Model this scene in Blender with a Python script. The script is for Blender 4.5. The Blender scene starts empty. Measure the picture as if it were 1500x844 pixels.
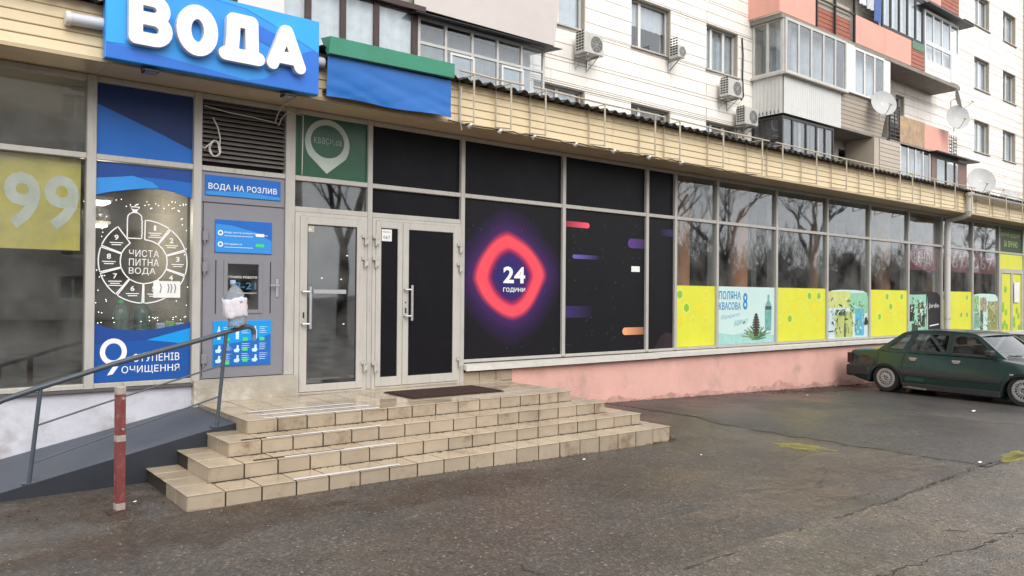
import bpy, bmesh, math, random
from mathutils import Vector, Matrix
from mathutils.geometry import tessellate_polygon
R = math.radians
random.seed(7)
scene = bpy.context.scene
COL = scene.collection

# ------------------------------------------------------------------ camera
cam_data = bpy.data.cameras.new('camera')
cam = bpy.data.objects.new('camera', cam_data)
COL.objects.link(cam)
cam_data.sensor_width = 36.0
cam_data.lens = 27.83
cam_data.clip_end = 2000
YAW, PITCH, ROLL = R(39.33), R(0.537), R(0.45)
fw = Vector((math.sin(YAW)*math.cos(PITCH), math.cos(YAW)*math.cos(PITCH), math.sin(PITCH)))
rt = Vector((math.cos(YAW), -math.sin(YAW), 0))
up = rt.cross(fw)
rt2 = math.cos(ROLL)*rt + math.sin(ROLL)*up
up2 = -math.sin(ROLL)*rt + math.cos(ROLL)*up
m = Matrix((rt2, up2, -fw)).transposed().to_4x4()
m.translation = Vector((0, -9.07, 1.744))
cam.matrix_world = m
scene.camera = cam

# ------------------------------------------------------------------ overcast sky + weak wide sun
SUN_EL, SUN_AZ = R(40), R(195)     # azimuth clockwise from +Y
world = bpy.data.worlds.new('World')
scene.world = world
world.use_nodes = True
nt = world.node_tree
nt.nodes.clear()
sky = nt.nodes.new('ShaderNodeTexSky')
sky.sky_type = 'NISHITA'
sky.sun_disc = False
sky.sun_elevation = SUN_EL
sky.sun_rotation = SUN_AZ
sky.air_density = 1.0
sky.dust_density = 1.5
sky.ozone_density = 1.0
hs = nt.nodes.new('ShaderNodeHueSaturation')
hs.inputs['Saturation'].default_value = 0.14
bg = nt.nodes.new('ShaderNodeBackground')
bg.inputs['Strength'].default_value = 0.13
wo = nt.nodes.new('ShaderNodeOutputWorld')
nt.links.new(sky.outputs[0], hs.inputs['Color'])
cloud = nt.nodes.new('ShaderNodeMix')      # even cloud deck veiling the clear sky
cloud.data_type = 'RGBA'
cloud.inputs['Factor'].default_value = 0.82
cloud.inputs['B'].default_value = (7.9, 7.9, 8.05, 1)
nt.links.new(hs.outputs[0], cloud.inputs['A'])
nt.links.new(cloud.outputs['Result'], bg.inputs['Color'])
nt.links.new(bg.outputs[0], wo.inputs['Surface'])
sd = bpy.data.lights.new('sun', 'SUN')
sd.energy = 1.1
sd.angle = R(40)
sd.color = (1.0, 0.97, 0.93)
so = bpy.data.objects.new('sun', sd)
COL.objects.link(so)
sdir = Vector((math.sin(SUN_AZ)*math.cos(SUN_EL), math.cos(SUN_AZ)*math.cos(SUN_EL), math.sin(SUN_EL)))
so.rotation_euler = sdir.to_track_quat('Z', 'Y').to_euler()
so.location = (0, -20, 30)
scene.view_settings.view_transform = 'Standard'
scene.view_settings.look = 'None'
scene.view_settings.gamma = 1.0
scene.view_settings.use_curve_mapping = False
scene.view_settings.exposure = 0.85
scene.cycles.max_bounces = 10
scene.cycles.transparent_max_bounces = 16
scene.cycles.caustics_reflective = False
scene.cycles.caustics_refractive = False

# ------------------------------------------------------------------ helpers
def hx(s, k=1.0):
    out = []
    for i in (0, 2, 4):
        c = int(s[i:i+2], 16)/255
        out.append((c/12.92 if c <= .04045 else ((c+.055)/1.055)**2.4)*k)
    return tuple(out)

MATS = {}
def mat(name, col, rough=.6, var=.10, scale=6.0, bump=0.0, bscale=60.0, metal=0.0, spec=.5, rnd=0.0,
        dirt=None, dirt_amt=0.0, dirt_scale=2.0, streak=False, rvar=0.0, coat=0.0, sheen=0.0):
    """Principled with noise-driven colour variation, optional stains, fine relief and per-piece variation."""
    if name in MATS: return MATS[name]
    mt = bpy.data.materials.new(name); mt.use_nodes = True
    n = mt.node_tree; n.nodes.clear(); N = n.nodes.new; L = n.links.new
    out = N('ShaderNodeOutputMaterial'); p = N('ShaderNodeBsdfPrincipled'); L(p.outputs[0], out.inputs[0])
    p.inputs['Roughness'].default_value = rough; p.inputs['Metallic'].default_value = metal
    p.inputs['Specular IOR Level'].default_value = spec
    p.inputs['Coat Weight'].default_value = coat
    p.inputs['Coat Roughness'].default_value = .12
    geo = N('ShaderNodeNewGeometry')
    co = geo.outputs['Position']
    nz = N('ShaderNodeTexNoise'); nz.inputs['Scale'].default_value = scale; nz.inputs['Detail'].default_value = 8
    nz.inputs['Roughness'].default_value = .65
    L(co, nz.inputs['Vector'])
    mr = N('ShaderNodeMapRange'); mr.inputs['From Min'].default_value = .3; mr.inputs['From Max'].default_value = .7
    mr.inputs['To Min'].default_value = 1-var; mr.inputs['To Max'].default_value = 1+var
    L(nz.outputs[0], mr.inputs[0])
    val = mr.outputs[0]
    if rnd:
        oi = N('ShaderNodeObjectInfo'); m2 = N('ShaderNodeMapRange')
        m2.inputs['To Min'].default_value = 1-rnd; m2.inputs['To Max'].default_value = 1+rnd*.6
        L(oi.outputs['Random'], m2.inputs[0])
        mm = N('ShaderNodeMath'); mm.operation = 'MULTIPLY'; L(val, mm.inputs[0]); L(m2.outputs[0], mm.inputs[1]); val = mm.outputs[0]
    vm = N('ShaderNodeVectorMath'); vm.operation = 'SCALE'; vm.inputs[0].default_value = col; L(val, vm.inputs['Scale'])
    csock = vm.outputs[0]
    if dirt is not None:
        dn = N('ShaderNodeTexNoise'); dn.inputs['Scale'].default_value = dirt_scale; dn.inputs['Detail'].default_value = 10
        dn.inputs['Roughness'].default_value = .7
        if streak:
            mp = N('ShaderNodeMapping'); mp.inputs['Scale'].default_value = (4, 4, .45); L(co, mp.inputs[0]); L(mp.outputs[0], dn.inputs['Vector'])
        else: L(co, dn.inputs['Vector'])
        dr = N('ShaderNodeMapRange'); dr.interpolation_type = 'SMOOTHSTEP'
        dr.inputs['From Min'].default_value = .50; dr.inputs['From Max'].default_value = .78; dr.inputs['To Max'].default_value = dirt_amt
        L(dn.outputs[0], dr.inputs[0])
        mx = N('ShaderNodeMix'); mx.data_type = 'RGBA'; L(dr.outputs[0], mx.inputs['Factor']); L(csock, mx.inputs['A']); mx.inputs['B'].default_value = (*dirt, 1)
        csock = mx.outputs['Result']
    L(csock, p.inputs['Base Color'])
    if rvar:
        rr = N('ShaderNodeMapRange'); rr.inputs['From Min'].default_value = .3; rr.inputs['From Max'].default_value = .7
        rr.inputs['To Min'].default_value = max(.04, rough-rvar); rr.inputs['To Max'].default_value = min(1, rough+rvar)
        n2 = N('ShaderNodeTexNoise'); n2.inputs['Scale'].default_value = scale*.45; n2.inputs['Detail'].default_value = 5; L(co, n2.inputs['Vector'])
        L(n2.outputs[0], rr.inputs[0]); L(rr.outputs[0], p.inputs['Roughness'])
    if bump:
        bn = N('ShaderNodeTexNoise'); bn.inputs['Scale'].default_value = bscale; bn.inputs['Detail'].default_value = 6; L(co, bn.inputs['Vector'])
        b = N('ShaderNodeBump'); b.inputs['Strength'].default_value = bump; b.inputs['Distance'].default_value = .01
        L(bn.outputs[0], b.inputs['Height']); L(b.outputs[0], p.inputs['Normal'])
    MATS[name] = mt
    return mt

def glass_mat(name, tint=(.9, .93, .93), dirt=.03, ior=1.5, wave=.02, extra=0.0):
    if name in MATS: return MATS[name]
    mt = bpy.data.materials.new(name); mt.use_nodes = True
    n = mt.node_tree; n.nodes.clear(); N = n.nodes.new; L = n.links.new
    out = N('ShaderNodeOutputMaterial')
    tr = N('ShaderNodeBsdfTransparent'); tr.inputs[0].default_value = (*tint, 1)
    gl = N('ShaderNodeBsdfGlossy'); gl.inputs['Roughness'].default_value = .02; gl.inputs['Color'].default_value = (.95, .97, 1, 1)
    fr = N('ShaderNodeFresnel')
    geo = N('ShaderNodeNewGeometry')
    im = N('ShaderNodeMapRange'); im.inputs['To Min'].default_value = ior; im.inputs['To Max'].default_value = 1/ior   # same reflectance on both faces
    L(geo.outputs['Backfacing'], im.inputs[0]); L(im.outputs[0], fr.inputs['IOR'])
    mx = N('ShaderNodeMixShader')
    nz = N('ShaderNodeTexNoise'); nz.inputs['Scale'].default_value = 1.3; nz.inputs['Detail'].default_value = 1
    L(geo.outputs['Position'], nz.inputs['Vector'])
    b = N('ShaderNodeBump'); b.inputs['Strength'].default_value = wave; b.inputs['Distance'].default_value = .08; L(nz.outputs[0], b.inputs['Height'])
    L(b.outputs[0], gl.inputs['Normal'])
    ad = N('ShaderNodeMath'); ad.operation = 'ADD'; ad.inputs[1].default_value = extra; ad.use_clamp = True; L(fr.outputs[0], ad.inputs[0])
    L(ad.outputs[0], mx.inputs[0]); L(tr.outputs[0], mx.inputs[1]); L(gl.outputs[0], mx.inputs[2])
    df = N('ShaderNodeBsdfDiffuse'); df.inputs[0].default_value = (.45, .44, .42, 1)
    dn = N('ShaderNodeTexNoise'); dn.inputs['Scale'].default_value = 2.2; dn.inputs['Detail'].default_value = 8; L(geo.outputs['Position'], dn.inputs['Vector'])
    dr = N('ShaderNodeMapRange'); dr.inputs['From Min'].default_value = .35; dr.inputs['From Max'].default_value = .8; dr.inputs['To Max'].default_value = dirt*2
    L(dn.outputs[0], dr.inputs[0])
    m2 = N('ShaderNodeMixShader'); L(dr.outputs[0], m2.inputs[0]); L(mx.outputs[0], m2.inputs[1]); L(df.outputs[0], m2.inputs[2])
    L(m2.outputs[0], out.inputs[0])
    MATS[name] = mt
    return mt

WL = {}
def tag(o, label, cat, group=None, kind=None):
    o['label'] = label
    if cat: o['category'] = cat
    if group: o['group'] = group
    if kind: o['kind'] = kind
    return o
def thing(name, loc, label, cat, group=None, rot=None):
    """An Empty at a thing's base. With rot given, its parts use local coordinates."""
    o = bpy.data.objects.new(name, None); COL.objects.link(o); o.empty_display_size = .2
    o.location = loc
    WL[o] = Vector(loc)
    if rot is not None:
        o.rotation_euler = rot; WL[o] = Vector((0, 0, 0))
    return tag(o, label, cat, group)
def link(name, me, parent=None, loc=(0, 0, 0), rot=None):
    o = bpy.data.objects.new(name, me); COL.objects.link(o)
    wl = Vector(loc)
    if parent is not None:
        o.parent = parent; o.location = wl - WL[parent]
    else: o.location = wl
    WL[o] = wl
    if rot is not None: o.rotation_euler = rot
    return o

class MB:
    def __init__(s): s.v = []; s.f = []
    def add(s, vs, fs):
        k = len(s.v); s.v += [tuple(q) for q in vs]; s.f += [tuple(i+k for i in f) for f in fs]; return s
    def box(s, x0, x1, y0, y1, z0, z1):
        return s.add([(x0,y0,z0),(x1,y0,z0),(x1,y1,z0),(x0,y1,z0),(x0,y0,z1),(x1,y0,z1),(x1,y1,z1),(x0,y1,z1)],
            [(0,3,2,1),(4,5,6,7),(0,1,5,4),(1,2,6,5),(2,3,7,6),(3,0,4,7)])
    def cbox(s, x0, x1, y0, y1, z0, z1, c=.006):
        """box whose front (-Y) edges are chamfered"""
        o = [(x0,z0),(x1,z0),(x1,z1),(x0,z1)]; i = [(x0+c,z0+c),(x1-c,z0+c),(x1-c,z1-c),(x0+c,z1-c)]
        vs = [(x,y1,z) for x,z in o]+[(x,y0+c,z) for x,z in o]+[(x,y0,z) for x,z in i]
        fs = [(0,1,2,3)[::-1], (8,9,10,11)]
        for a in range(4):
            b = (a+1) % 4; fs += [(a,b,4+b,4+a), (4+a,4+b,8+b,8+a)]
        return s.add(vs, fs)
    def bbox(s, x0, x1, y0, y1, z0, z1, c=.01):
        """box with all edges chamfered"""
        vs = []; 
        for sx in (0,1):
            for sy in (0,1):
                for sz in (0,1):
                    X=(x0,x1)[sx];Y=(y0,y1)[sy];Z=(z0,z1)[sz];dx=(c,-c)[sx];dy=(c,-c)[sy];dz=(c,-c)[sz]
                    vs += [(X,Y+dy,Z+dz),(X+dx,Y,Z+dz),(X+dx,Y+dy,Z)]
        I = lambda sx,sy,sz,k: (sx*4+sy*2+sz)*3+k
        fs = []
        for q in (0,1):
            a=[I(q,0,0,0),I(q,1,0,0),I(q,1,1,0),I(q,0,1,0)]; fs.append(a if q else a[::-1])
            a=[I(0,q,0,1),I(1,q,0,1),I(1,q,1,1),I(0,q,1,1)]; fs.append(a[::-1] if q else a)
            a=[I(0,0,q,2),I(1,0,q,2),I(1,1,q,2),I(0,1,q,2)]; fs.append(a if q else a[::-1])
        for a in (0,1):
            for b in (0,1):
                fs.append((I(a,b,0,0),I(a,b,1,0),I(a,b,1,1),I(a,b,0,1)))
                fs.append((I(a,0,b,0),I(a,1,b,0),I(a,1,b,2),I(a,0,b,2)))
                fs.append((I(0,a,b,1),I(1,a,b,1),I(1,a,b,2),I(0,a,b,2)))
                for d in (0,1): fs.append((I(a,b,d,0),I(a,b,d,1),I(a,b,d,2)))
        return s.add(vs, fs)
    def tube(s, path, r, n=8, cap=True):
        P = [Vector(p) for p in path]; rr = r if isinstance(r, (list, tuple)) else [r]*len(P)
        vs = []; fs = []; prev = None
        for i, p in enumerate(P):
            t = (P[min(i+1, len(P)-1)]-P[max(i-1, 0)])
            t = t.normalized() if t.length > 1e-9 else Vector((0,0,1))
            if prev is None:
                a = t.orthogonal().normalized()
                if abs(t.z) > .9 : a = Vector((1,0,0))
            else: a = prev
            a = (a - t*a.dot(t)).normalized(); b = t.cross(a); prev = a
            for k in range(n):
                w = 2*math.pi*k/n; vs.append(p+(a*math.cos(w)+b*math.sin(w))*rr[i])
        for i in range(len(P)-1):
            for k in range(n):
                k2 = (k+1) % n; fs.append((i*n+k, i*n+k2, (i+1)*n+k2, (i+1)*n+k))
        if cap:
            fs.append(tuple(range(n))[::-1]); fs.append(tuple((len(P)-1)*n+k for k in range(n)))
        return s.add(vs, fs)
    def lathe(s, prof, n, c=(0,0,0), axis='z'):
        vs = []; fs = []
        for r, h in prof:
            for k in range(n):
                w = 2*math.pi*k/n; x, y = r*math.cos(w), r*math.sin(w)
                q = (x,y,h) if axis == 'z' else (x,h,y) if axis == 'y' else (h,x,y)
                vs.append((q[0]+c[0], q[1]+c[1], q[2]+c[2]))
        for i in range(len(prof)-1):
            for k in range(n):
                k2 = (k+1) % n; fs.append((i*n+k, i*n+k2, (i+1)*n+k2, (i+1)*n+k))
        return s.add(vs, fs)
    def flat(s, pts, Y):
        """filled polygon lying on the plane Y=const, given as (X,Z)"""
        tri = tessellate_polygon([[Vector((x, z, 0)) for x, z in pts]])
        return s.add([(x, Y, z) for x, z in pts], [tuple(t) for t in tri])
    def prism(s, loops, f0, f1):
        """polygon with holes (loops of 2D points) between surfaces f0 and f1"""
        flat = [q for lp in loops for q in lp]
        tri = tessellate_polygon([[Vector((a, b, 0)) for a, b in lp] for lp in loops])
        k = len(flat)
        vs = [f0(a, b) for a, b in flat]+[f1(a, b) for a, b in flat]
        fs = [tuple(t) for t in tri]+[tuple(i+k for i in t)[::-1] for t in tri]
        o = 0
        for lp in loops:
            m_ = len(lp)
            for i in range(m_):
                j = (i+1) % m_; fs.append((o+i, o+j, k+o+j, k+o+i))
            o += m_
        return s.add(vs, fs)
    def strip(s, pts, w, Y, closed=False):
        """flat line of width w on the plane Y=const"""
        P = [Vector((x, z)) for x, z in pts]; n = len(P); vs = []; fs = []
        for i, p in enumerate(P):
            a = P[i-1] if (i > 0 or closed) else p; b = P[(i+1) % n] if (i < n-1 or closed) else p
            t = (b-a); t = t.normalized() if t.length > 1e-9 else Vector((1, 0)); q = Vector((-t.y, t.x))*w/2
            vs += [(p.x+q.x, Y, p.y+q.y), (p.x-q.x, Y, p.y-q.y)]
        for i in range(n if closed else n-1):
            j = (i+1) % n; fs.append((2*i, 2*i+1, 2*j+1, 2*j))
        return s.add(vs, fs)
    def mesh(s, name, m_, smooth=False, origin=None, recalc=True):
        if origin is None:
            xs = [q[0] for q in s.v]; ys = [q[1] for q in s.v]; zs = [q[2] for q in s.v]
            origin = ((min(xs)+max(xs))/2, (min(ys)+max(ys))/2, min(zs))
        me = bpy.data.meshes.new(name)
        me.from_pydata([(x-origin[0], y-origin[1], z-origin[2]) for x, y, z in s.v], [], s.f)
        if recalc:
            bm = bmesh.new(); bm.from_mesh(me); bmesh.ops.recalc_face_normals(bm, faces=bm.faces); bm.to_mesh(me); bm.free()
        if m_: me.materials.append(m_)
        if smooth is not False:
            me.polygons.foreach_set('use_smooth', [True]*len(me.polygons))
            if smooth is not True: me.set_sharp_from_angle(angle=R(smooth))
        me.update()
        return me, origin
    def build(s, name, m_, parent=None, smooth=False, recalc=True):
        me, o = s.mesh(name, m_, smooth, recalc=recalc)
        return link(name, me, parent, o)

PM = {}
def piece(name, key, maker, m_, parent, loc, rot=None):
    """a repeated piece: the mesh is made once per key and shared"""
    if key not in PM:
        mb = MB(); maker(mb); PM[key] = mb.mesh(name, m_, origin=(0, 0, 0))[0]
    return link(name, PM[key], parent, loc, rot)
def copy_tree(o, parent=None):
    c = o.copy(); COL.objects.link(c); c.parent = parent
    for ch in o.children: copy_tree(ch, c)
    return c
def sub_rects(x0, x1, z0, z1, holes, xs=(), zs=()):
    """rectangle minus holes, cut along the given grid lines"""
    X = sorted({x0, x1, *[a for h in holes for a in h[:2] if x0 < a < x1], *[a for a in xs if x0 < a < x1]})
    Z = sorted({z0, z1, *[a for h in holes for a in h[2:] if z0 < a < z1], *[a for a in zs if z0 < a < z1]})
    out = []
    for a, b in zip(X, X[1:]):
        for c, d in zip(Z, Z[1:]):
            mx, mz = (a+b)/2, (c+d)/2
            if not any(h[0] < mx < h[1] and h[2] < mz < h[3] for h in holes): out.append((a, b, c, d))
    return out

# text meshes (made while the scene is still nearly empty)
TEXT = {}
def make_text(body, bold=0.0):
    cu = bpy.data.curves.new('lettering', 'FONT'); cu.body = body; cu.size = 1; cu.resolution_u = 3; cu.offset = bold
    cu.space_character = 1.05
    ob = bpy.data.objects.new('lettering', cu); COL.objects.link(ob)
    dg = bpy.context.evaluated_depsgraph_get()
    me = bpy.data.meshes.new_from_object(ob.evaluated_get(dg))
    vs = [tuple(v.co) for v in me.vertices]; fs = [tuple(p.vertices) for p in me.polygons]
    x0 = min(v[0] for v in vs); x1 = max(v[0] for v in vs); y0 = min(v[1] for v in vs); y1 = max(v[1] for v in vs)
    TEXT[body] = ([((v[0]-x0)/(x1-x0), (v[1]-y0)/(y1-y0)) for v in vs], fs)
    bpy.data.objects.remove(ob); bpy.data.meshes.remove(me); bpy.data.curves.remove(cu)
for body, bold in (('ВОДА НА РОЗЛИВ', .012), ('ЧИСТА', 0), ('ПИТНА', 0), ('ВОДА', .0), ('СТУПЕНІВ', .006), ('ОЧИЩЕННЯ', .006), ('24', .03),
        ('ГОДИНИ', .02), ('999', .028), ('ПОЛЯНА', .018), ('КВАСОВА', .018), ('8', .02), ('Відкрита', 0), ('вдячно', 0), ('ГРАФІК РОБОТИ', .01), ('8-21', .01),
        ('без вихідних', 0), ('кваси.ua', 0.01), ('АРЕНДА', .01), ('Jardin', 0), ('КЕРУЙ ЩОДНЯ', .01), ('ЗА ЗРУЧНО', .01), ('Вода питна очищена', .01), ('Мінеральна', .01),
        *[(str(i), .02) for i in range(1, 10) if i != 8], ('067', 0), ('ПОВІДОМЛЕННЯ', 0)):
    make_text(body, bold)
def txt(mb, body, x0, x1, z0, z1, Y, shear=0.0, rise=0.0):
    vs, fs = TEXT[body]
    mb.add([(x0+u*(x1-x0)+w*shear, Y, z0+w*(z1-z0)+u*rise) for u, w in vs], fs)
    return mb

# ------------------------------------------------------------------ materials
M_alu = mat('painted_aluminium', hx('bfbbb4', .85), .45, .06, 3, dirt=hx('75706a'), dirt_amt=.5, dirt_scale=5, streak=True)
M_door = mat('door_white_enamel', hx('c4c0b8', .85), .4, .05, 3, dirt=hx('8a8278'), dirt_amt=.4, dirt_scale=4, streak=True)
M_greydoor = mat('door_grey_enamel', hx('807f86'), .42, .05, 3)
M_dark = mat('dark_rubber', (.02, .02, .02), .7)
M_steel = mat('brushed_steel', (.55, .55, .55), .35, .08, 20, metal=.85)
M_glass = glass_mat('shop_glass', (.88, .91, .91), .07, extra=.04)
M_glass_dark = glass_mat('tinted_glass', (.62, .65, .65), .10, extra=.05)
M_glass_apt = glass_mat('flat_glass', (.93, .96, .97), .02, extra=.03)
M_black = mat('black_vinyl', hx('151418'), .42, .1, 1.5, spec=.12, rvar=.1, dirt=hx('28262c'), dirt_amt=.35, dirt_scale=3)
M_soffit = mat('soffit_board', hx('d0bda0', .95), .6, .08, 2, dirt=hx('9a8468'), dirt_amt=.5, dirt_scale=1.5)
M_plank = mat('beige_siding', hx('e3cfa9', .95), .5, .05, 3, rnd=.05, dirt=hx('a8906a'), dirt_amt=.4, dirt_scale=3)
M_pink = mat('pink_plaster', hx('e6b3a6', .86), .85, .10, 1.2, bump=.4, bscale=22, dirt=hx('ab8f82'), dirt_amt=.9, dirt_scale=1.5)
M_lilac = mat('pale_plaster', hx('c8c8d0', .95), .8, .12, 1.5, bump=.6, bscale=14, dirt=hx('8d8578'), dirt_amt=.8, dirt_scale=1.6)
M_conc = mat('worn_concrete', hx('b3ab9d', .8), .8, .22, 2.5, bump=.6, bscale=25, dirt=hx('e4ded2'), dirt_amt=.8, dirt_scale=3)
M_sill = mat('sill_metal', hx('d6d2cb', .9), .4, .06, 4, dirt=hx('8c857b'), dirt_amt=.45, dirt_scale=3)
M_roof = mat('corrugated_sheet', hx('33302f'), .75, .2, 5, bump=.2)
M_white = mat('white_print', (.8, .8, .8), .5, .02)
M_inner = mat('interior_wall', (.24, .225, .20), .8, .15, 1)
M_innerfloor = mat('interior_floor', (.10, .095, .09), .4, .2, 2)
M_column = mat('terracotta_column', hx('d08c60', 1.0), .6, .1, 2)
M_pilaster = mat('interior_pilaster', hx('8f9086'), .7, .1, 2)
M_tile = mat('cream_stoneware', hx('c6b59e', .68), .16, .08, 5, rnd=.13, rvar=.12, dirt=hx('7d6247', .75), dirt_amt=.95, dirt_scale=2.8)
M_tread = mat('cream_stoneware_tread', hx('cbb99f', .74), .15, .08, 5, rnd=.12, rvar=.1, dirt=hx('8a6340', .75), dirt_amt=.9, dirt_scale=2.0)
M_grout = mat('dirty_grout', hx('3c3229', .6), .9, .3, 10)
M_blue = mat('blue_film', hx('2a6cc2', .9), .35, .06, 2, spec=.3)
M_navy = mat('navy_film', hx('2c5099', .85), .35, .06, 2, spec=.3)
M_sky = mat('azure_film', hx('3c93e2', .9), .35, .06, 2, spec=.3)
M_cyan = mat('cyan_film', hx('1f9ae8', .9), .35, .05, 2, spec=.3)

# ------------------------------------------------------------------ ground
def smooth(a, b, t):
    t = max(0, min(1, (t-a)/(b-a))); return t*t*(3-2*t)
def gz(x, y):
    z = -.0275*max(0, min(16, x-9.2))
    z -= .06*smooth(3.5, 7.5, x)*smooth(-1.6, -2.7, y)*(1-smooth(9, 12, x))
    return z - .012*smooth(-5.7, -5.8, y)

def asphalt(name, base, wet, warm, sc=1.0):
    mt = bpy.data.materials.new(name); mt.use_nodes = True
    n = mt.node_tree; n.nodes.clear(); N = n.nodes.new; L = n.links.new
    out = N('ShaderNodeOutputMaterial'); p = N('ShaderNodeBsdfPrincipled'); L(p.outputs[0], out.inputs[0])
    geo = N('ShaderNodeNewGeometry'); co = geo.outputs['Position']
    def noise(s, d=6, r=.6):
        q = N('ShaderNodeTexNoise'); q.inputs['Scale'].default_value = s; q.inputs['Detail'].default_value = d; q.inputs['Roughness'].default_value = r; L(co, q.inputs['Vector']); return q.outputs[0]
    def ramp(sock, stops):
        q = N('ShaderNodeValToRGB'); e = q.color_ramp.elements
        while len(e) < len(stops): e.new(.5)
        for el, (pos, c) in zip(e, stops): el.position = pos; el.color = (*c, 1)
        L(sock, q.inputs[0]); return q.outputs[0]
    def mixc(f, a, b, mode='MIX'):
        q = N('ShaderNodeMix'); q.data_type = 'RGBA'; q.blend_type = mode
        if isinstance(f, float): q.inputs['Factor'].default_value = f
        else: L(f, q.inputs['Factor'])
        for s_, nm in ((a, 'A'), (b, 'B')):
            if isinstance(s_, tuple): q.inputs[nm].default_value = (*s_, 1)
            else: L(s_, q.inputs[nm])
        return q.outputs['Result']
    b0 = tuple(base); dk = tuple(c*.62 for c in base); lt = tuple(c*1.45 for c in base)
    big = ramp(noise(.55*sc, 9, .62), [(.28, dk), (.5, b0), (.72, lt)])
    br = ramp(noise(.9*sc, 6, .7), [(.45, (0, 0, 0)), (.72, (1, 1, 1))])
    c1 = mixc(br, big, tuple(warm))
    # aggregate: small stones lighter and darker than the binder
    vo = N('ShaderNodeTexVoronoi'); vo.inputs['Scale'].default_value = 52; L(co, vo.inputs['Vector'])
    ag = ramp(vo.outputs['Color'], [(0.0, (.45, .45, .45)), (.5, (.9, .9, .9)), (.82, (1.45, 1.42, 1.38)), (1, (3.6, 3.4, 3.2))])
    c2 = mixc(.75, c1, ag, 'MULTIPLY')
    sp = ramp(noise(26, 5, .85), [(.30, (.5, .48, .46)), (.5, (1, 1, 1)), (.72, (1.6, 1.55, 1.5))])
    c3 = mixc(.7, c2, sp, 'MULTIPLY')
    L(c3, p.inputs['Base Color'])
    rg = ramp(noise(.7*sc, 7, .6), [(.40, (wet, wet, wet)), (.66, (.60, .60, .60))])
    L(rg, p.inputs['Roughness'])
    p.inputs['Specular IOR Level'].default_value = .5
    bp = N('ShaderNodeBump'); bp.inputs['Strength'].default_value = .8; bp.inputs['Distance'].default_value = .006
    L(vo.outputs['Distance'], bp.inputs['Height'])
    b2 = N('ShaderNodeBump'); b2.inputs['Strength'].default_value = .35; b2.inputs['Distance'].default_value = .03
    L(noise(5, 5), b2.inputs['Height']); L(bp.outputs[0], b2.inputs['Normal']); L(b2.outputs[0], p.inputs['Normal'])
    return mt
M_asph = asphalt('old_asphalt', (.066, .057, .049), .30, (.090, .071, .055))
M_asph_new = asphalt('newer_asphalt', (.048, .044, .042), .34, (.062, .055, .050))
M_road = asphalt('road_asphalt', (.086, .076, .065), .22, (.135, .108, .082), 1.3)
M_crack = mat('crack_dirt', (.036, .032, .028), .95, .3, 20)

def sheet(xs, ys, lift):
    mb = MB(); nx, ny = len(xs), len(ys)
    mb.v = [(x, y, gz(x, y)+lift) for y in ys for x in xs]
    mb.f = [(j*nx+i, j*nx+i+1, (j+1)*nx+i+1, (j+1)*nx+i) for j in range(ny-1) for i in range(nx-1)]
    return mb
def rng(a, b, s):
    n = max(1, round((b-a)/s)); return [a+(b-a)*i/n for i in range(n+1)]
def struct(name, mb, m_, sm=True):
    o = mb.build(name, m_, None, smooth=sm); o['kind'] = 'structure'; return o
struct('ground', sheet([-600, -200, -60]+rng(-20, 60, .5)+[150, 600], [-600, -200, -60]+rng(-20, 2, .4)+[30, 200, 600], 0), M_asph)
# later asphalt patch right of the steps; its worn edge is uneven
def ragged_sheet(name, x0, x1, y0, y1, lift, m_, edge='x0', amp=.03, seed=1):
    rnd = random.Random(seed); xs = rng(x0, x1, .25); ys = rng(y0, y1, .18)
    mb = sheet(xs, ys, lift); nx = len(xs)
    for j in range(len(ys)):
        for i in range(nx):
            k = j*nx+i; x, y, z = mb.v[k]
            if edge == 'x0' and i == 0: x += rnd.uniform(-amp, amp)
            if edge == 'y1' and j == len(ys)-1: y += rnd.uniform(-amp, amp)
            mb.v[k] = (x, y, gz(x, y)+lift)
    return struct(name, mb, m_)
ragged_sheet('asphalt_patch', 9.4, 44, -5.72, -.02, .004, M_asph_new, 'x0', .06)
ragged_sheet('road', -20, 60, -20, -5.76, .008, M_road, 'y1', .035, 3)
# open joints and cracks, each a ragged dark groove
def crack(pts, w, seed, jag=.035, lift=.011):
    rnd = random.Random(seed); path = []
    for a, b in zip(pts, pts[1:]):
        n = max(2, int(math.hypot(b[0]-a[0], b[1]-a[1])/.07))
        for i in range(n):
            t = i/n; path.append((a[0]+(b[0]-a[0])*t+rnd.uniform(-jag, jag), a[1]+(b[1]-a[1])*t+rnd.uniform(-jag, jag)))
    path.append(pts[-1]); mb = MB(); n = len(path)
    for i, (x, y) in enumerate(path):
        a = path[max(0, i-1)]; b = path[min(n-1, i+1)]; dx, dy = b[0]-a[0], b[1]-a[1]; l = math.hypot(dx, dy) or 1
        ww = w*rnd.choice((.1, .2, .3, .45, .8))*.5
        for s in (-1, 1): 
            xx, yy = x-dy/l*ww*s, y+dx/l*ww*s; mb.v.append((xx, yy, gz(xx, yy)+lift))
    mb.f = [(2*i, 2*i+1, 2*i+3, 2*i+2) for i in range(n-1)]
    o = mb.build('pavement_crack', M_crack, None); o['kind'] = 'structure'; return o
crack([(2.6, -5.88), (5.3, -5.80), (9.4, -5.66), (11.2, -5.74), (20, -5.8)], .035, 1, .02)
crack([(3.9, -6.62), (5.6, -6.70), (7.4, -6.86), (10.5, -7.3)], .03, 2)
crack([(6.55, -6.45), (6.8, -6.75), (7.1, -6.8)], .03, 3)
crack([(4.55, -3.25), (4.95, -3.65), (5.25, -3.72), (5.6, -4.3)], .018, 4)
crack([(1.9, -4.0), (2.5, -4.35), (2.85, -4.4), (3.3, -5.0), (3.25, -5.6)], .016, 5)
crack([(1.0, -3.6), (1.35, -3.7), (1.5, -4.2)], .013, 6)
crack([(7.0, -5.1), (7.5, -4.9), (7.9, -4.65)], .018, 7)
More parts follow.
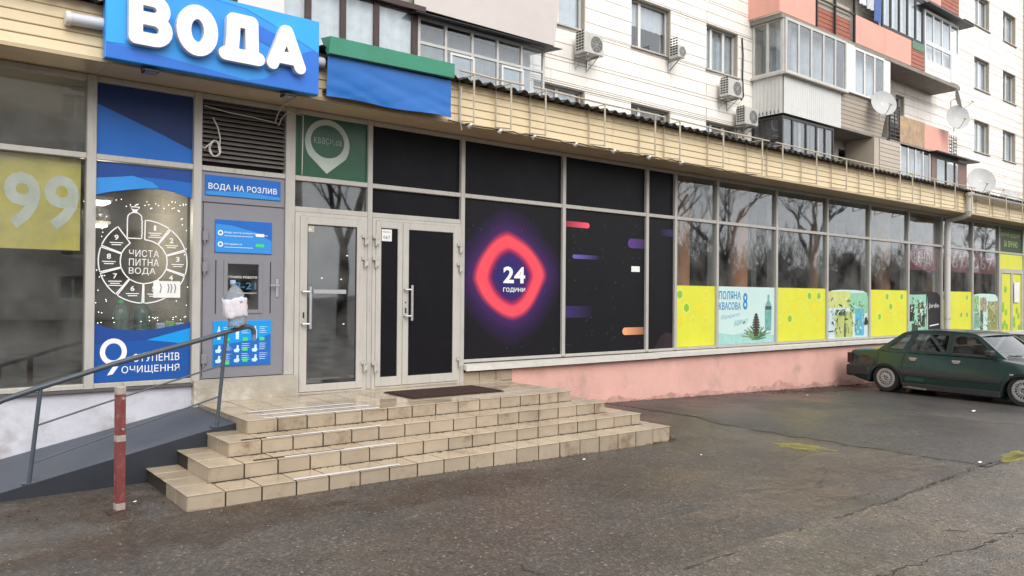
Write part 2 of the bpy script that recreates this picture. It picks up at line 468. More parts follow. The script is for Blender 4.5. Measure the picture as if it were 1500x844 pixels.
crack([(9.52, -.6), (9.47, -2.1), (9.25, -3.9), (9.36, -5.6)], .02, 8, .03)
crack([(6.7, -5.3), (7.1, -5.75)], .016, 9)
# yellowish residue and pale blots: scuffed mud plus painted wet sheen
def blot(name, cx, cy, rx, ry, m_, seed, lift=.012, ang=0):
    rnd = random.Random(seed); pts = []
    for k in range(30):
        w = 2*math.pi*k/30; r = rnd.uniform(.6, 1.1); x, y = rx*r*math.cos(w), ry*r*math.sin(w)
        x, y = cx+x*math.cos(ang)-y*math.sin(ang), cy+x*math.sin(ang)+y*math.cos(ang)
        pts.append((x, y, gz(x, y)+lift))
    mb = MB(); mb.v = [(cx, cy, gz(cx, cy)+lift)]+pts; mb.f = [(0, 1+k, 1+(k+1) % 30) for k in range(30)]
    o = mb.build(name, m_, None); o['kind'] = 'structure'
def faint(name, col, amt, sc):
    mt = bpy.data.materials.new(name); mt.use_nodes = True; n = mt.node_tree; n.nodes.clear(); N = n.nodes.new; L = n.links.new
    out = N('ShaderNodeOutputMaterial'); df = N('ShaderNodeBsdfDiffuse'); df.inputs[0].default_value = (*col, 1); tr = N('ShaderNodeBsdfTransparent'); mx = N('ShaderNodeMixShader')
    g = N('ShaderNodeNewGeometry'); z = N('ShaderNodeTexNoise'); z.inputs['Scale'].default_value = sc; z.inputs['Detail'].default_value = 10; z.inputs['Roughness'].default_value = .8; L(g.outputs['Position'], z.inputs['Vector'])
    r = N('ShaderNodeMapRange'); r.inputs['From Min'].default_value = .36; r.inputs['From Max'].default_value = .80; r.inputs['To Max'].default_value = amt; L(z.outputs[0], r.inputs[0])
    L(r.outputs[0], mx.inputs[0]); L(tr.outputs[0], mx.inputs[1]); L(df.outputs[0], mx.inputs[2]); L(mx.outputs[0], out.inputs[0]); return mt
M_yel = faint('yellow_residue', hx('bdb544', .8), .85, 5)
M_scuff_sheen = faint('dried_mud_sheen', hx('ad9b89', .62), .45, 3)
M_dirtb = faint('brown_dirt', hx('5b4636', .8), .55, 3.5)
blot('paint_stain', 8.75, -3.92, .22, .38, M_yel, 1, .013, .3)
blot('paint_stain', 10.3, -5.72, .5, .16, M_yel, 2, .016)
blot('mud_sheen_patch', 11.6, -3.4, .55, .28, M_scuff_sheen, 3)
blot('mud_sheen_patch', 13.3, -4.2, .3, 1.2, M_scuff_sheen, 4, .012, .1)
blot('mud_sheen_patch', 8.1, -2.6, .34, .22, M_scuff_sheen, 5)
blot('mud_sheen_patch', 7.6, -7.2, 1.5, .5, M_scuff_sheen, 6, .014)
blot('mud_sheen_patch', 7.9, -4.9, 1.7, .7, M_scuff_sheen, 21, .0145)
blot('mud_sheen_patch', 6.2, -5.2, 1.2, .35, M_scuff_sheen, 22, .0142)
blot('mud_sheen_patch', 6.3, -7.4, 1.6, .5, M_scuff_sheen, 23, .0165)
blot('dirt_patch', 2.0, -3.0, 1.5, .6, M_dirtb, 7)
blot('dirt_patch', 4.2, -3.2, 1.6, .45, M_dirtb, 8, .0125)
blot('dirt_patch', 16.0, -.5, 2.6, .35, M_dirtb, 9, .0135)
blot('dirt_patch', 1.3, -2.0, .8, .5, M_dirtb, 10, .0135)

# ------------------------------------------------------------------ shop annex
annex = thing('shop_annex', (14, 0, 0), 'long single-storey shop front with aluminium glazing under a beige clad canopy', 'shop')
XA, XB = -2.0, 44.0
# interior shell (seen dimly through the panes)
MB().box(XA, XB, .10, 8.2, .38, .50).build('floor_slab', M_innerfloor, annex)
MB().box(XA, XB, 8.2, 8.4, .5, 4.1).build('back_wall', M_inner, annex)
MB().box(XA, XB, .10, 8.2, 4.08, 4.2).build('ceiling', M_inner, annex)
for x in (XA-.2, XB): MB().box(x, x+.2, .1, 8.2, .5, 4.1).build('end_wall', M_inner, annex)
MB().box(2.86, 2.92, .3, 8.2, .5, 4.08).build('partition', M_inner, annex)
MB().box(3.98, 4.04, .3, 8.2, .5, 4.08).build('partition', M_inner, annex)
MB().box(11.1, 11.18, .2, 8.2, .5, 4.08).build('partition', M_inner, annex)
for x in (12.35, 14.28, 17.45, 20.65, 23.4, 27.0):
    MB().lathe([(.24, .5), (.24, .56), (.21, .6), (.21, 3.9), (.25, 3.98), (.25, 4.08)], 24, (x, .85, 0)).build('column', M_column, annex, smooth=40)
for x in (13.2, 15.9, 18.6, 21.6, 24.6):
    MB().box(x, x+.2, 1.6, 1.8, .5, 4.08).build('pilaster', M_pilaster, annex)
# plinth
struct_plinth = [(-2, 2.83, -.02, .30, -.3, .72, M_lilac), (2.83, 4.02, -.10, .30, -.3, .775, M_conc), (4.02, 6.5, -.0, .30, -.3, .52, M_conc),
                 (7.42, 44, -.03, .30, -.7, .66, M_pink), (6.5, 7.42, -.025, .30, -.3, .50, M_conc)]
for x0, x1, y0, y1, z0, z1, m_ in struct_plinth: MB().box(x0, x1, y0, y1, z0, z1).build('plinth', m_, annex)
MB().box(6.5, 7.42, .0, .30, .50, .66).build('plinth', M_grout, annex)
for k in range(3): 
    piece('plinth_tile', 'pt', lambda b: b.cbox(-.148, .148, -.04, -.001, 0, .155), M_tile, annex, (6.66+.305*k, 0, .502))
# dark gap under the left frames, white metal sills on the right
MB().box(-2, 2.83, -.07, .06, .722, .745).build('drip_ledge', mat('rusty_flashing', hx('5a5350'), .7, .2, 8), annex)
for x0, x1, zt in ((6.52, 10.62, .765), (10.62, 18.4, .772), (18.4, 26.1, .766)):
    MB().add([(x0, .05, zt+.02), (x1, .05, zt+.02), (x1, -.13, zt-.012), (x0, -.13, zt-.012), (x0, -.13, zt-.085), (x1, -.13, zt-.085), (x1, -.11, zt-.085), (x0, -.11, zt-.085), (x0, -.04, zt-.05), (x1, -.04, zt-.05)],
        [(0, 1, 2, 3), (3, 2, 5, 4), (4, 5, 6, 7), (7, 6, 9, 8), (0, 3, 4, 7, 8), (1, 2, 5, 6, 9)]).build('window_sill', M_sill, annex)
# frame grid
MULL = [(-.6, .72), (1.80, .745), (2.865, .745), (3.95, .775), (5.03, .53), (6.50, .50), (8.445, .80), (10.40, .80), (11.16, .80), (12.38, .80), (14.36, .80), (16.34, .80), (18.25, .80), (20.24, .80), (22.19, .80), (24.21, .80), (26.17, .80), (28.12, .5), (30.1, .5), (32.1, .5), (34.1, .5), (36, .5), (38, .5), (40, .5), (42, .5)]
for x, z0 in MULL:
    w = .045 if x < 3 else (.06 if x == 3.95 else .034)
    MB().cbox(x-w, x+w, -.045, .17 if x > 11 else .06, z0, 3.985, .006).build('mullion', M_alu, annex)
TR = [(a[0], b[0]) for a, b in zip(MULL, MULL[1:])]
for (a, b) in TR:
    wa = .045 if a < 3 else (.06 if a == 3.95 else .034); wb = .045 if b < 3 else (.06 if b == 3.95 else .034)
    a2, b2 = a+wa, b-wb
    MB().cbox(a2, b2, -.038, .055, 3.115, 3.175, .006).build('transom', M_alu, annex)
    MB().cbox(a2, b2, -.038, .055, 3.925, 3.985, .006).build('head_rail', M_alu, annex)
    if a2 < 2.8 or (6.4 < a2 < 26): MB().cbox(a2, b2, -.038, .055, .748 if a2 < 2.8 else .79, .80 if a2 < 2.8 else .835, .006).build('bottom_rail', M_alu, annex)
    if a in (3.95, 5.03): MB().cbox(a2, b2, -.038, .055, 2.735, 2.80, .006).build('transom', M_alu, annex)
def pane(x0, x1, z0, z1, m_=M_glass, parent=annex, y=.01):
    return MB().box(x0, x1, y, y+.008, z0, z1).build('pane', m_, parent)
for (a, b) in TR:
    wa = .045 if a < 3 else (.06 if a == 3.95 else .034); wb = .045 if b < 3 else (.06 if b == 3.95 else .034)
    a2, b2 = a+wa, b-wb
    if a == 2.865: continue
    black = 5 < a < 11.1
    g = M_black if black else M_glass
    pane(a2, b2, 3.175, 3.925, g)
    if a in (3.95, 5.03): pane(a2, b2, 2.80, 3.115, M_black if a > 5 else M_glass_dark)
    elif a2 < 26: pane(a2, b2, .80 if a2 < 2.8 else .835, 3.115, g)
# canopy: soffit boards, siding planks, corrugated sheets
for x, x2 in zip(rng(XA, XB, 3.9), rng(XA, XB, 3.9)[1:]):
    MB().box(x+.003, x2, -.60, .06, 3.99, 4.005).build('soffit_board', M_soffit, annex)
MB().box(XA, XB, -.585, .3, 4.03, 4.55).build('canopy_core', M_grout, annex)
MB().box(XA, XB, -.645, -.60, 3.972, 4.004).build('edge_trim', mat('edge_trim', hx('cdb892', .8), .45), annex)
NR, PH = 5, .105
cuts = [XA, .2, 3.0, 5.93, 8.9, 11.9, 14.9, 17.9, 20.9, 24, 27, 30, 33.5, 37, 40.5, XB]
for r in range(NR):
    z0 = 4.006+r*PH
    for a, b in zip(cuts, cuts[1:]):
        L_ = round(b-a, 3)
        # lapped board: the lower lip stands proud
        piece('plank', ('plank', L_), lambda q, L_=L_: q.add([(0, -.018, .0), (L_-.004, -.018, .0), (0, -.024, .008), (L_-.004, -.024, .008), (0, -.012, PH-.004), (L_-.004, -.012, PH-.004), (0, .01, PH-.004), (L_-.004, .01, PH-.004), (0, .01, 0), (L_-.004, .01, 0)],
            [(0, 1, 3, 2), (2, 3, 5, 4), (4, 5, 7, 6), (8, 9, 1, 0), (0, 2, 4, 6, 8), (1, 3, 5, 7, 9)]), M_plank, annex, (a, -.60, z0))
W = 1.0
def corr(q):
    n = 40; vs = []; fs = []
    for j, (y, z) in enumerate(((-.78, 4.535), (2, 4.86), (4.85, 5.2))):
        for t in (0, .008):
            for i in range(n+1):
                x = W*i/n; vs.append((x, y, z+t+.028*math.cos(2*math.pi*x/.2)))
    k = n+1
    for j in range(2):
        for i in range(n):
            b = 2*j*k
            fs += [(b+i, b+i+1, b+2*k+i+1, b+2*k+i), (b+k+i, b+k+i+1, b+3*k+i+1, b+3*k+i)]
    for i in range(n): fs.append((i, i+1, k+i+1, k+i))
    q.add(vs, fs)
x = XA
while x < 43.5:
    piece('roof_sheet', 'corr', corr, M_roof, annex, (x, 0, 0)); x += W
MB().box(XA, XB, -.6, -.55, 4.531, 4.56).build('roof_batten', M_grout, annex)

# louvred vent above the service door
for k in range(13):
    z = 3.235+k*.053
    MB().add([(2.915, -.02, z), (3.885, -.02, z), (3.885, .04, z+.045), (2.915, .04, z+.045), (2.915, -.02, z-.006), (3.885, -.02, z-.006), (3.885, .04, z+.039), (2.915, .04, z+.039)],
        [(0, 1, 2, 3), (4, 5, 6, 7), (0, 1, 5, 4), (2, 3, 7, 6), (0, 3, 7, 4), (1, 2, 6, 5)]).build('vent_slat', mat('vent_slat', hx('7d7772', .8), .6, .15, 8), annex)
MB().box(2.912, 3.888, .08, .1, 3.18, 3.92).build('vent_backing', M_dark, annex)

# ---- grey service door with serving hatch (parts of parts)
sd_ = MB().prism([[(2.915, .785), (3.885, .785), (3.885, 3.11), (2.915, 3.11)], [(3.21, 1.55), (3.58, 1.55), (3.58, 2.085), (3.21, 2.085)]],
    lambda a, b: (a, -.02, b), lambda a, b: (a, .03, b)).build('service_door', M_greydoor, annex)
def sub(name, mb, m_, par, sm=False): return mb.build(name, m_, par, smooth=sm)
sub('door_seam', MB().box(2.92, 3.88, -.024, -.0205, 2.762, 2.772), M_dark, sd_)
sub('door_seam', MB().box(2.93, 2.938, -.024, -.0205, .80, 2.76), M_dark, sd_)
fr = MB()
for a, b, c, d in ((3.17, 3.215, 1.51, 2.13), (3.575, 3.62, 1.51, 2.13), (3.215, 3.575, 2.08, 2.13), (3.215, 3.575, 1.51, 1.555)): fr.cbox(a, b, -.032, -.0205, c, d, .004)
sub('hatch_frame', fr, M_greydoor, sd_)
sub('hatch_pane', MB().box(3.215, 3.575, -.012, -.006, 1.555, 2.08), M_glass, sd_)
for a in (3.075, 3.715): sub('panel_groove', MB().box(a, a+.012, -.0225, -.0205, 1.51, 2.12), M_dark, sd_)
sub('hatch_lettering', txt(MB(), 'ГРАФІК РОБОТИ', 3.23, 3.56, 1.915, 1.945, -.0145), M_white, sd_); sub('hatch_lettering', txt(MB(), 'без вихідних', 3.33, 3.56, 1.735, 1.758, -.0145), M_white, sd_)
h = MB(); txt(h, '8-21', 3.30, 3.55, 1.79, 1.87, -.0145); sub('hatch_hours', h, mat('dull_cyan_print', hx('3a7ca8', .8), .5), sd_)
sub('sign_panel', MB().cbox(2.95, 3.83, -.032, -.0205, 2.845, 3.075, .003), M_blue, sd_)
sub('sign_print', MB().flat([(2.956, 2.85), (3.824, 2.85), (3.824, 2.885), (3.4, 2.915), (2.956, 2.89)], -.0332), M_sky, sd_)
sub('sign_lettering', txt(MB(), 'ВОДА НА РОЗЛИВ', 2.985, 3.785, 2.905, 2.985, -.0345), M_white, sd_)
sub('price_panel', MB().cbox(3.065, 3.73, -.032, -.0205, 2.205, 2.58, .003), M_blue, sd_)
sub('price_print', MB().flat([(3.07, 2.21), (3.725, 2.21), (3.725, 2.36), (3.55, 2.45), (3.25, 2.52), (3.07, 2.53)], -.0332), M_sky, sd_)
h = MB()
for z in (2.43, 2.30):
    h.strip([(3.125+.024*math.cos(w*.3927), z+.024*math.sin(w*.3927)) for w in range(16)], .014, -.0345, True)
    h.flat([(3.17, z-.033), (3.5, z-.033), (3.5, z-.028), (3.17, z-.028)], -.0345)
txt(h, 'Вода питна очищена', 3.17, 3.53, 2.425, 2.45, -.0345); txt(h, 'Мінеральна', 3.17, 3.37, 2.292, 2.318, -.0345)
h.flat([(3.54, 2.405), (3.63, 2.405), (3.64, 2.42), (3.63, 2.44), (3.54, 2.44), (3.53, 2.42)], -.0345)
h.flat([(3.635, 2.418), (3.68, 2.418), (3.68, 2.424), (3.635, 2.424)], -.0347)
sub('price_lettering', h, M_white, sd_)
M_green = mat('green_print', hx('3fcf74'), .5)
sub('price_mark', MB().flat([(3.54, 2.285), (3.63, 2.285), (3.64, 2.302), (3.63, 2.32), (3.54, 2.32), (3.53, 2.302)], -.0345), M_green, sd_)
sub('price_board', MB().cbox(3.055, 3.73, -.032, -.0205, .91, 1.43, .003), M_cyan, sd_)
sub('price_board_print', MB().flat([(3.06, .915), (3.725, .915), (3.725, 1.27), (3.5, 1.20), (3.25, 1.17), (3.06, 1.16)], -.0332), M_blue, sd_)
h = MB(); rp = random.Random(4)
for cx in (3.12, 3.33, 3.54):
    for cz, k in ((1.29, 0), (1.10, 1), (.985, 2)):
        if k == 0: h.flat([(cx-.018, cz-.075), (cx+.018, cz-.075), (cx+.02, cz+.02), (cx+.008, cz+.05), (cx+.008, cz+.075), (cx-.008, cz+.075), (cx-.008, cz+.05), (cx-.02, cz+.02)], -.0345)
        else: h.flat([(cx-.035, cz-.03), (cx+.01, cz-.035), (cx+.03, cz-.01), (cx+.015, cz+.02), (cx+.02, cz+.045), (cx-.005, cz+.05), (cx-.01, cz+.01), (cx-.04, cz)], -.0345)
        for q in range(4):
            zz = cz+.06-q*.022; h.flat([(cx+.05, zz), (cx+.05+rp.uniform(.06, .12), zz), (cx+.05+.06, zz+.006), (cx+.05, zz+.006)], -.0345)
sub('price_board_drawings', h, mat('pale_blue_print', hx('bfe0f5'), .5), sd_)
for cx, cz in ((3.42, 1.215), (3.62, 1.215), (3.42, 1.10), (3.42, .975), (3.21, 1.215), (3.21, .95)): sub('price_mark', MB().flat([(cx-.03, cz-.02), (cx+.03, cz-.02), (cx+.03, cz+.02), (cx-.03, cz+.02)], -.036), M_green, sd_)
for z in (2.33, 1.98, .95): sub('hinge', MB().bbox(2.925, 2.985, -.06, -.021, z, z+.11, .008).tube([(2.945, -.05, z-.03), (2.945, -.05, z+.16)], .011, 8), M_greydoor, sd_)
hd = sub('lever_handle', MB().bbox(3.79, 3.82, -.032, -.021, 1.70, 1.92, .004).tube([(3.805, -.03, 1.84), (3.805, -.075, 1.84), (3.70, -.078, 1.842)], .011, 8), M_steel, sd_)

# ---- white aluminium doors
def leaf(parent, x0, x1, z0, z1, glass, side=.085, top=.09, bot=.10, y0=-.055):
    f = MB()
    f.cbox(x0, x0+side, y0, y0+.06, z0, z1, .006); f.cbox(x1-side, x1, y0, y0+.06, z0, z1, .006)
    f.cbox(x0+side, x1-side, y0+.002, y0+.058, z1-top, z1, .004); f.cbox(x0+side, x1-side, y0+.002, y0+.058, z0, z0+bot, .004)
    sub('leaf_frame', f, M_door, parent)
    sub('gasket', MB().prism([[(x0+side-.001, z0+bot-.001), (x1-side+.001, z0+bot-.001), (x1-side+.001, z1-top+.001), (x0+side-.001, z1-top+.001)], [(x0+side+.01, z0+bot+.01), (x1-side-.01, z0+bot+.01), (x1-side-.01, z1-top-.01), (x0+side+.01, z1-top-.01)]],
        lambda a, b: (a, y0+.012, b), lambda a, b: (a, y0+.03, b)), M_dark, parent)
    sub('door_pane', MB().box(x0+side+.005, x1-side-.005, y0+.02, y0+.028, z0+bot+.005, z1-top-.005), glass, parent)
def bar_handle(parent, x, z0, z1, y0=-.055):
    b = MB().tube([(x, y0-.06, z0), (x, y0-.06, z1)], .017, 12)
    for z in (z0+.06, z1-.06): b.tube([(x, y0-.06, z), (x-.09, y0-.045, z), (x-.09, y0+.01, z)], .012, 8)
    sub('bar_handle', b, M_steel, parent, 40)
def hinges(parent, x, zs, y0=-.055):
    for z in zs: sub('hinge', MB().bbox(x-.04, x+.03, y0-.028, y0-.001, z, z+.045, .005).bbox(x-.005, x+.04, y0-.04, y0-.002, z-.075, z-.015, .005).tube([(x, y0-.03, z-.09), (x, y0-.03, z+.06)], .012, 8), M_door, parent)
d1 = MB().prism([[(4.015, .53), (4.99, .53), (4.99, 2.735), (4.015, 2.735)], [(4.075, .545), (4.94, .545), (4.94, 2.69), (4.075, 2.69)]], lambda a, b: (a, -.042, b), lambda a, b: (a, .05, b)).build('single_door', M_door, annex)
leaf(d1, 4.078, 4.937, .55, 2.687, M_glass_dark, .095, .095, .09)
bar_handle(d1, 4.19, 1.32, 1.83); hinges(d1, 4.945, (2.46, 2.18, .85))
sub('cylinder_lock', MB().bbox(4.115, 4.135, -.062, -.056, 1.45, 1.52, .003), M_dark, d1)
sub('letter_plate', MB().bbox(4.255, 4.70, -.05, -.0365, 1.745, 1.80, .004), M_steel, d1)
st = MB()
for a, z in ((4.36, 1.93), (4.62, 1.92), (4.70, 2.22), (4.66, 1.36), (4.2, 2.52)): st.flat([(a, z), (a+.025, z+.004), (a+.022, z+.018), (a-.004, z+.014)], -.0365)
sub('sticker_remains', st, M_white, d1)
sub('sticker', MB().flat([(4.185, 2.50), (4.26, 2.50), (4.26, 2.57), (4.185, 2.57)], -.0362), mat('small_sticker', hx('b8b09a'), .5, .5, 60), d1)
d2 = MB().prism([[(5.068, .53), (6.462, .53), (6.462, 2.735), (5.068, 2.735)], [(5.115, .545), (6.425, .545), (6.425, 2.70), (5.115, 2.70)]], lambda a, b: (a, -.042, b), lambda a, b: (a, .05, b)).build('double_door', M_door, annex)
leaf(d2, 5.118, 5.517, .55, 2.697, M_black, .075, .09, .12)
leaf(d2, 5.522, 6.422, .55, 2.697, M_black, .09, .09, .115)
bar_handle(d2, 5.63, 1.40, 1.87); hinges(d2, 5.10, (2.46, 2.18, .83)); hinges(d2, 6.43, (2.42, 2.15, .83))
sub('cylinder_lock', MB().bbox(5.553, 5.575, -.062, -.056, 1.50, 1.57, .003).bbox(5.556, 5.572, -.062, -.056, 1.63, 1.65, .003), M_dark, d2)
nt_ = MB().box(5.20, 5.355, -.0375, -.0365, 2.44, 2.60).build('paper_notice', mat('paper', (.75, .75, .73), .8), None)
tag(nt_, 'small white paper notice taped inside the narrow black door leaf', 'notice')
sub('notice_print', txt(txt(MB(), 'ПОВІДОМЛЕННЯ', 5.22, 5.335, 2.545, 2.57, -.038), '067', 5.23, 5.33, 2.47, 2.51, -.038), M_dark, nt_)

# yellow door unit at the far end
M_yellow = mat('yellow_film', hx('e6e64a', .85), .45, .05, 2, spec=.25)
M_leafg = mat('leaf_green_film', hx('93c83e', .85), .45, .05, 2, spec=.25)
M_paleyel = mat('pale_yellow_film', hx('f2ee86', .85), .45, .05, 2, spec=.25)
d3 = MB().prism([[(26.205, .5), (28.085, .5), (28.085, 2.66), (26.205, 2.66)], [(26.28, .56), (28.01, .56), (28.01, 2.58), (26.28, 2.58)]], lambda a, b: (a, -.042, b), lambda a, b: (a, .05, b)).build('yellow_door', M_alu, annex)
for a, b in ((26.285, 27.14), (27.15, 28.005)):
    sub('door_pane', MB().box(a+.06, b-.06, -.02, -.01, .62, 2.53), M_yellow, d3)
    fq = MB(); fq.cbox(a, a+.06, -.05, 0, .56, 2.58); fq.cbox(b-.06, b, -.05, 0, .56, 2.58); fq.cbox(a+.06, b-.06, -.05, 0, 2.53, 2.58); fq.cbox(a+.06, b-.06, -.05, 0, .56, .62); sub('leaf_frame', fq, M_alu, d3)
    for q in range(7):
        hq = MB(); cx, cz = random.uniform(a+.18, b-.18), random.uniform(.8, 2.3); hq.flat([(cx+.11*math.cos(k*math.pi/3+.5), cz+.11*math.sin(k*math.pi/3+.5)) for k in range(6)], -.0215-.0008*q); sub('hexagon_print', hq, M_leafg, d3)
MB().cbox(26.205, 28.085, -.02, -.005, 2.66, 3.11).build('yellow_panel', M_yellow, annex)
gp = MB().box(26.205, 28.085, -.006, -.002, 3.178, 3.92).build('window_film', mat('dark_green_film', hx('2f4a24', .8), .5), None)
tag(gp, 'dark green film with pale yellow lettering above the far yellow door', 'window film')
for b_, q in (('КЕРУЙ ЩОДНЯ', (26.35, 27.9, 3.62, 3.78)), ('ЗА ЗРУЧНО', (26.6, 27.7, 3.34, 3.52))): sub('film_lettering', txt(MB(), b_, *q, -.0075), mat('lime_print', hx('b9cf62'), .5), gp)
wp = MB().box(27.3, 27.72, -.056, -.053, 1.65, 2.28).build('paper_notice', MATS['paper'], None); tag(wp, 'tall white sheet of paper stuck on the far yellow door', 'notice')

# ------------------------------------------------------------------ films and posters on the glass
def film(name, x0, x1, z0, z1, m_, label, cat='window film', y=-.004, group=None):
    o = MB().box(x0, x1, y, y+.002, z0, z1).build(name, m_, None); tag(o, label, cat, group); return o
# upper blue film
f = film('window_film', 1.85, 2.815, 3.18, 3.92, M_blue, 'plain blue film with a navy diagonal in the pane left of the louvred vent')
sub('film_print', MB().flat([(1.853, 3.70), (2.10, 3.61), (2.45, 3.48), (2.812, 3.33), (2.812, 3.917), (1.853, 3.917)], -.0055), mat('navy_film_b', hx('1d3468', .85), .4, .05, 2, spec=.3), f)
# infographic film: blue top and bottom bands with a clear middle
AT = [(1.852, 2.75), (1.98, 2.79), (2.15, 2.825), (2.32, 2.855), (2.47, 2.868), (2.60, 2.853), (2.72, 2.822), (2.813, 2.79)]
AB = [(1.852, 1.43), (1.92, 1.395), (2.01, 1.365), (2.15, 1.345), (2.30, 1.34), (2.45, 1.35), (2.62, 1.38), (2.813, 1.42)]
info = thing('window_film', (2.33, -.004, .81), 'blue window film with white nine-segment wheel, bottle outline and large 9', 'window film')
sub('film_band', MB().flat(AT+[(2.813, 3.105), (1.852, 3.105)], -.003), M_navy, info)
sub('film_print', MB().flat([(1.852, 2.93), (2.1, 2.965), (2.35, 2.98), (2.62, 2.975), (2.813, 2.965)]+[(a, b+.003) for a, b in AT[::-1]], -.0045), M_blue, info)
sub('film_print', MB().flat([(1.852, 2.93), (2.1, 2.965), (2.2, 2.985), (2.4, 2.935), (2.47, 2.875), (2.32, 2.862), (2.15, 2.832), (1.98, 2.797), (1.852, 2.757)], -.006), M_sky, info)
sub('film_band', MB().flat(AB+[(2.813, .805), (1.852, .805)], -.003), M_navy, info)
sub('film_print', MB().flat([(1.852, 1.20), (2.3, 1.235), (2.813, 1.20), (2.813, .808), (1.852, .808)], -.0042), mat('royal_film', hx('2458a6', .9), .35, .05, 2, spec=.3), info)
sub('film_print', MB().flat([(2.36, 1.235), (2.6, 1.30), (2.813, 1.355), (2.813, 1.17), (2.6, 1.205)], -.0055), M_cyan, info)
CX, CZ, RO, RI = 2.325, 2.075, .445, .235
w = MB(); LW = .012
def arc(r, a0, a1, n=14): return [(CX+r*math.cos(R(a0+(a1-a0)*i/n)), CZ+r*math.sin(R(a0+(a1-a0)*i/n))) for i in range(n+1)]
SEG = [(89-i*36.2, 89-(i+1)*36.2+2.2) for i in range(9)]
SEG[8] = (89-8*36.2, -234)
for i, (a0, a1) in enumerate(SEG):
    w = MB(); w.strip(arc(RO, a0, a1)+arc(RI, a1, a0), LW, -.0045-.0003*(i % 2), True)
    am = R((a0+a1)/2); r = .345
    x, z = CX+r*math.cos(am), CZ+r*math.sin(am)
    d = '123456789'[i]
    txt(w, d, x-(.011 if d == '1' else .02), x+(.011 if d == '1' else .02), z+.01, z+.065, -.005)
    for q in range(2 if i % 3 else 3):
        hw = .065-.018*(q % 2); zz = z-.022-.022*q
        w.flat([(x-hw, zz), (x+hw, zz), (x+hw, zz+.009), (x-hw, zz+.009)], -.005)
    sub('wheel_segment', w, M_white, info)
for b_, q in (('ЧИСТА', (2.175, 2.475, 2.125, 2.20, -.005)), ('ПИТНА', (2.175, 2.475, 2.03, 2.105, -.005)), ('ВОДА', (2.175, 2.44, 1.93, 2.01, -.005)), ('СТУПЕНІВ', (2.225, 2.70, 1.005, 1.09, -.0065)), ('ОЧИЩЕННЯ', (2.115, 2.70, .875, .965, -.0065))):
    sub('film_lettering', txt(MB(), b_, *q), M_white, info)
w = MB()
bt = [(2.155, 2.33), (2.165, 2.32), (2.29, 2.32), (2.30, 2.33)]+[(2.30+(.004 if k % 2 else -.003), 2.36+.02*k) for k in range(9)]+[(2.295, 2.56), (2.27, 2.585), (2.245, 2.595), (2.21, 2.595), (2.185, 2.585), (2.16, 2.56), (2.155, 2.52)]
w.strip(bt, .011, -.005, True)
w.flat([(2.205, 2.60), (2.25, 2.60), (2.255, 2.63), (2.20, 2.63)], -.005); w.strip([(2.20, 2.625), (2.185, 2.655), (2.27, 2.655), (2.255, 2.625)], .011, -.0053, True)
sub('bottle_outline', w, M_white, info); w = MB()
w.strip([(2.035+.105*math.cos(k*.1963), 1.12+.115*math.sin(k*.1963)) for k in range(32)], .05, -.0065, True)
w.flat([(1.975, .875), (2.03, .885), (2.085, .965), (2.03, .965)], -.0065)
sub('big_nine', w, M_white, info)
# fairy lights and things standing inside that window
fl = MB(); rp = random.Random(11)
for k in range(80):
    t = rp.random()*4
    if t < 1: x, z = 1.88+rp.uniform(0, .10), 1.45+1.3*t
    elif t < 2: x, z = 2.68+rp.uniform(0, .12), 1.45+1.3*(t-1)
    elif t < 3: x, z = 1.9+.9*(t-2), 2.70+rp.uniform(-.05, .05)
    else: x, z = 1.9+.9*(t-3), 1.42+rp.uniform(0, .06)
    fl.lathe([(.0, -.006), (.006, 0), (0, .006)], 5, (x, .06+rp.uniform(0, .04), z))
def emis(name, col, s):
    mt = bpy.data.materials.new(name); mt.use_nodes = True; n = mt.node_tree; n.nodes.clear()
    o = n.nodes.new('ShaderNodeOutputMaterial'); e = n.nodes.new('ShaderNodeEmission'); e.inputs[0].default_value = (*col, 1); e.inputs[1].default_value = s
    n.links.new(e.outputs[0], o.inputs[0]); MATS[name] = mt; return mt
fo = fl.build('fairy_lights', emis('led_glow', (1, .95, .85), 2.6), None); tag(fo, 'string of tiny white fairy lights behind the wheel film window', 'fairy lights'); 
lm = thing('ceiling_lamp', (2.15, 1.1, 2.74), 'warm glowing lamp inside the water shop window', 'lamp')
sub('lamp_shade', MB().bbox(1.98, 2.22, .9, 1.3, 2.80, 2.84, .01), mat('lamp_metal', (.6, .6, .58), .4), lm); sub('lamp_tube', MB().bbox(2.0, 2.2, .93, 1.27, 2.765, 2.799, .01), emis('warm_tube', (1, .86, .6), 3.0), lm)
pl = bpy.data.lights.new('lamp_light', 'POINT'); pl.energy = 40; pl.color = (1, .84, .62); pl.shadow_soft_size = .15; plo = bpy.data.objects.new('lamp_light', pl); COL.objects.link(plo); plo.parent = lm; plo.location = (-.05, .1, -.1)
lm = thing('wall_lamp', (2.2, 2.2, 2.45), 'small warm glowing lamp deep inside the water shop', 'lamp')
sub('lamp_shade', MB().bbox(2.2, 2.46, 2.1, 2.4, 2.62, 2.66, .01), MATS['lamp_metal'], lm); sub('lamp_tube', MB().bbox(2.23, 2.43, 2.13, 2.37, 2.585, 2.619, .01), MATS['warm_tube'], lm)
M_pet = mat('dark_water_bottle', hx('6f8a7e', .5), .2, .2, 10, spec=.6)
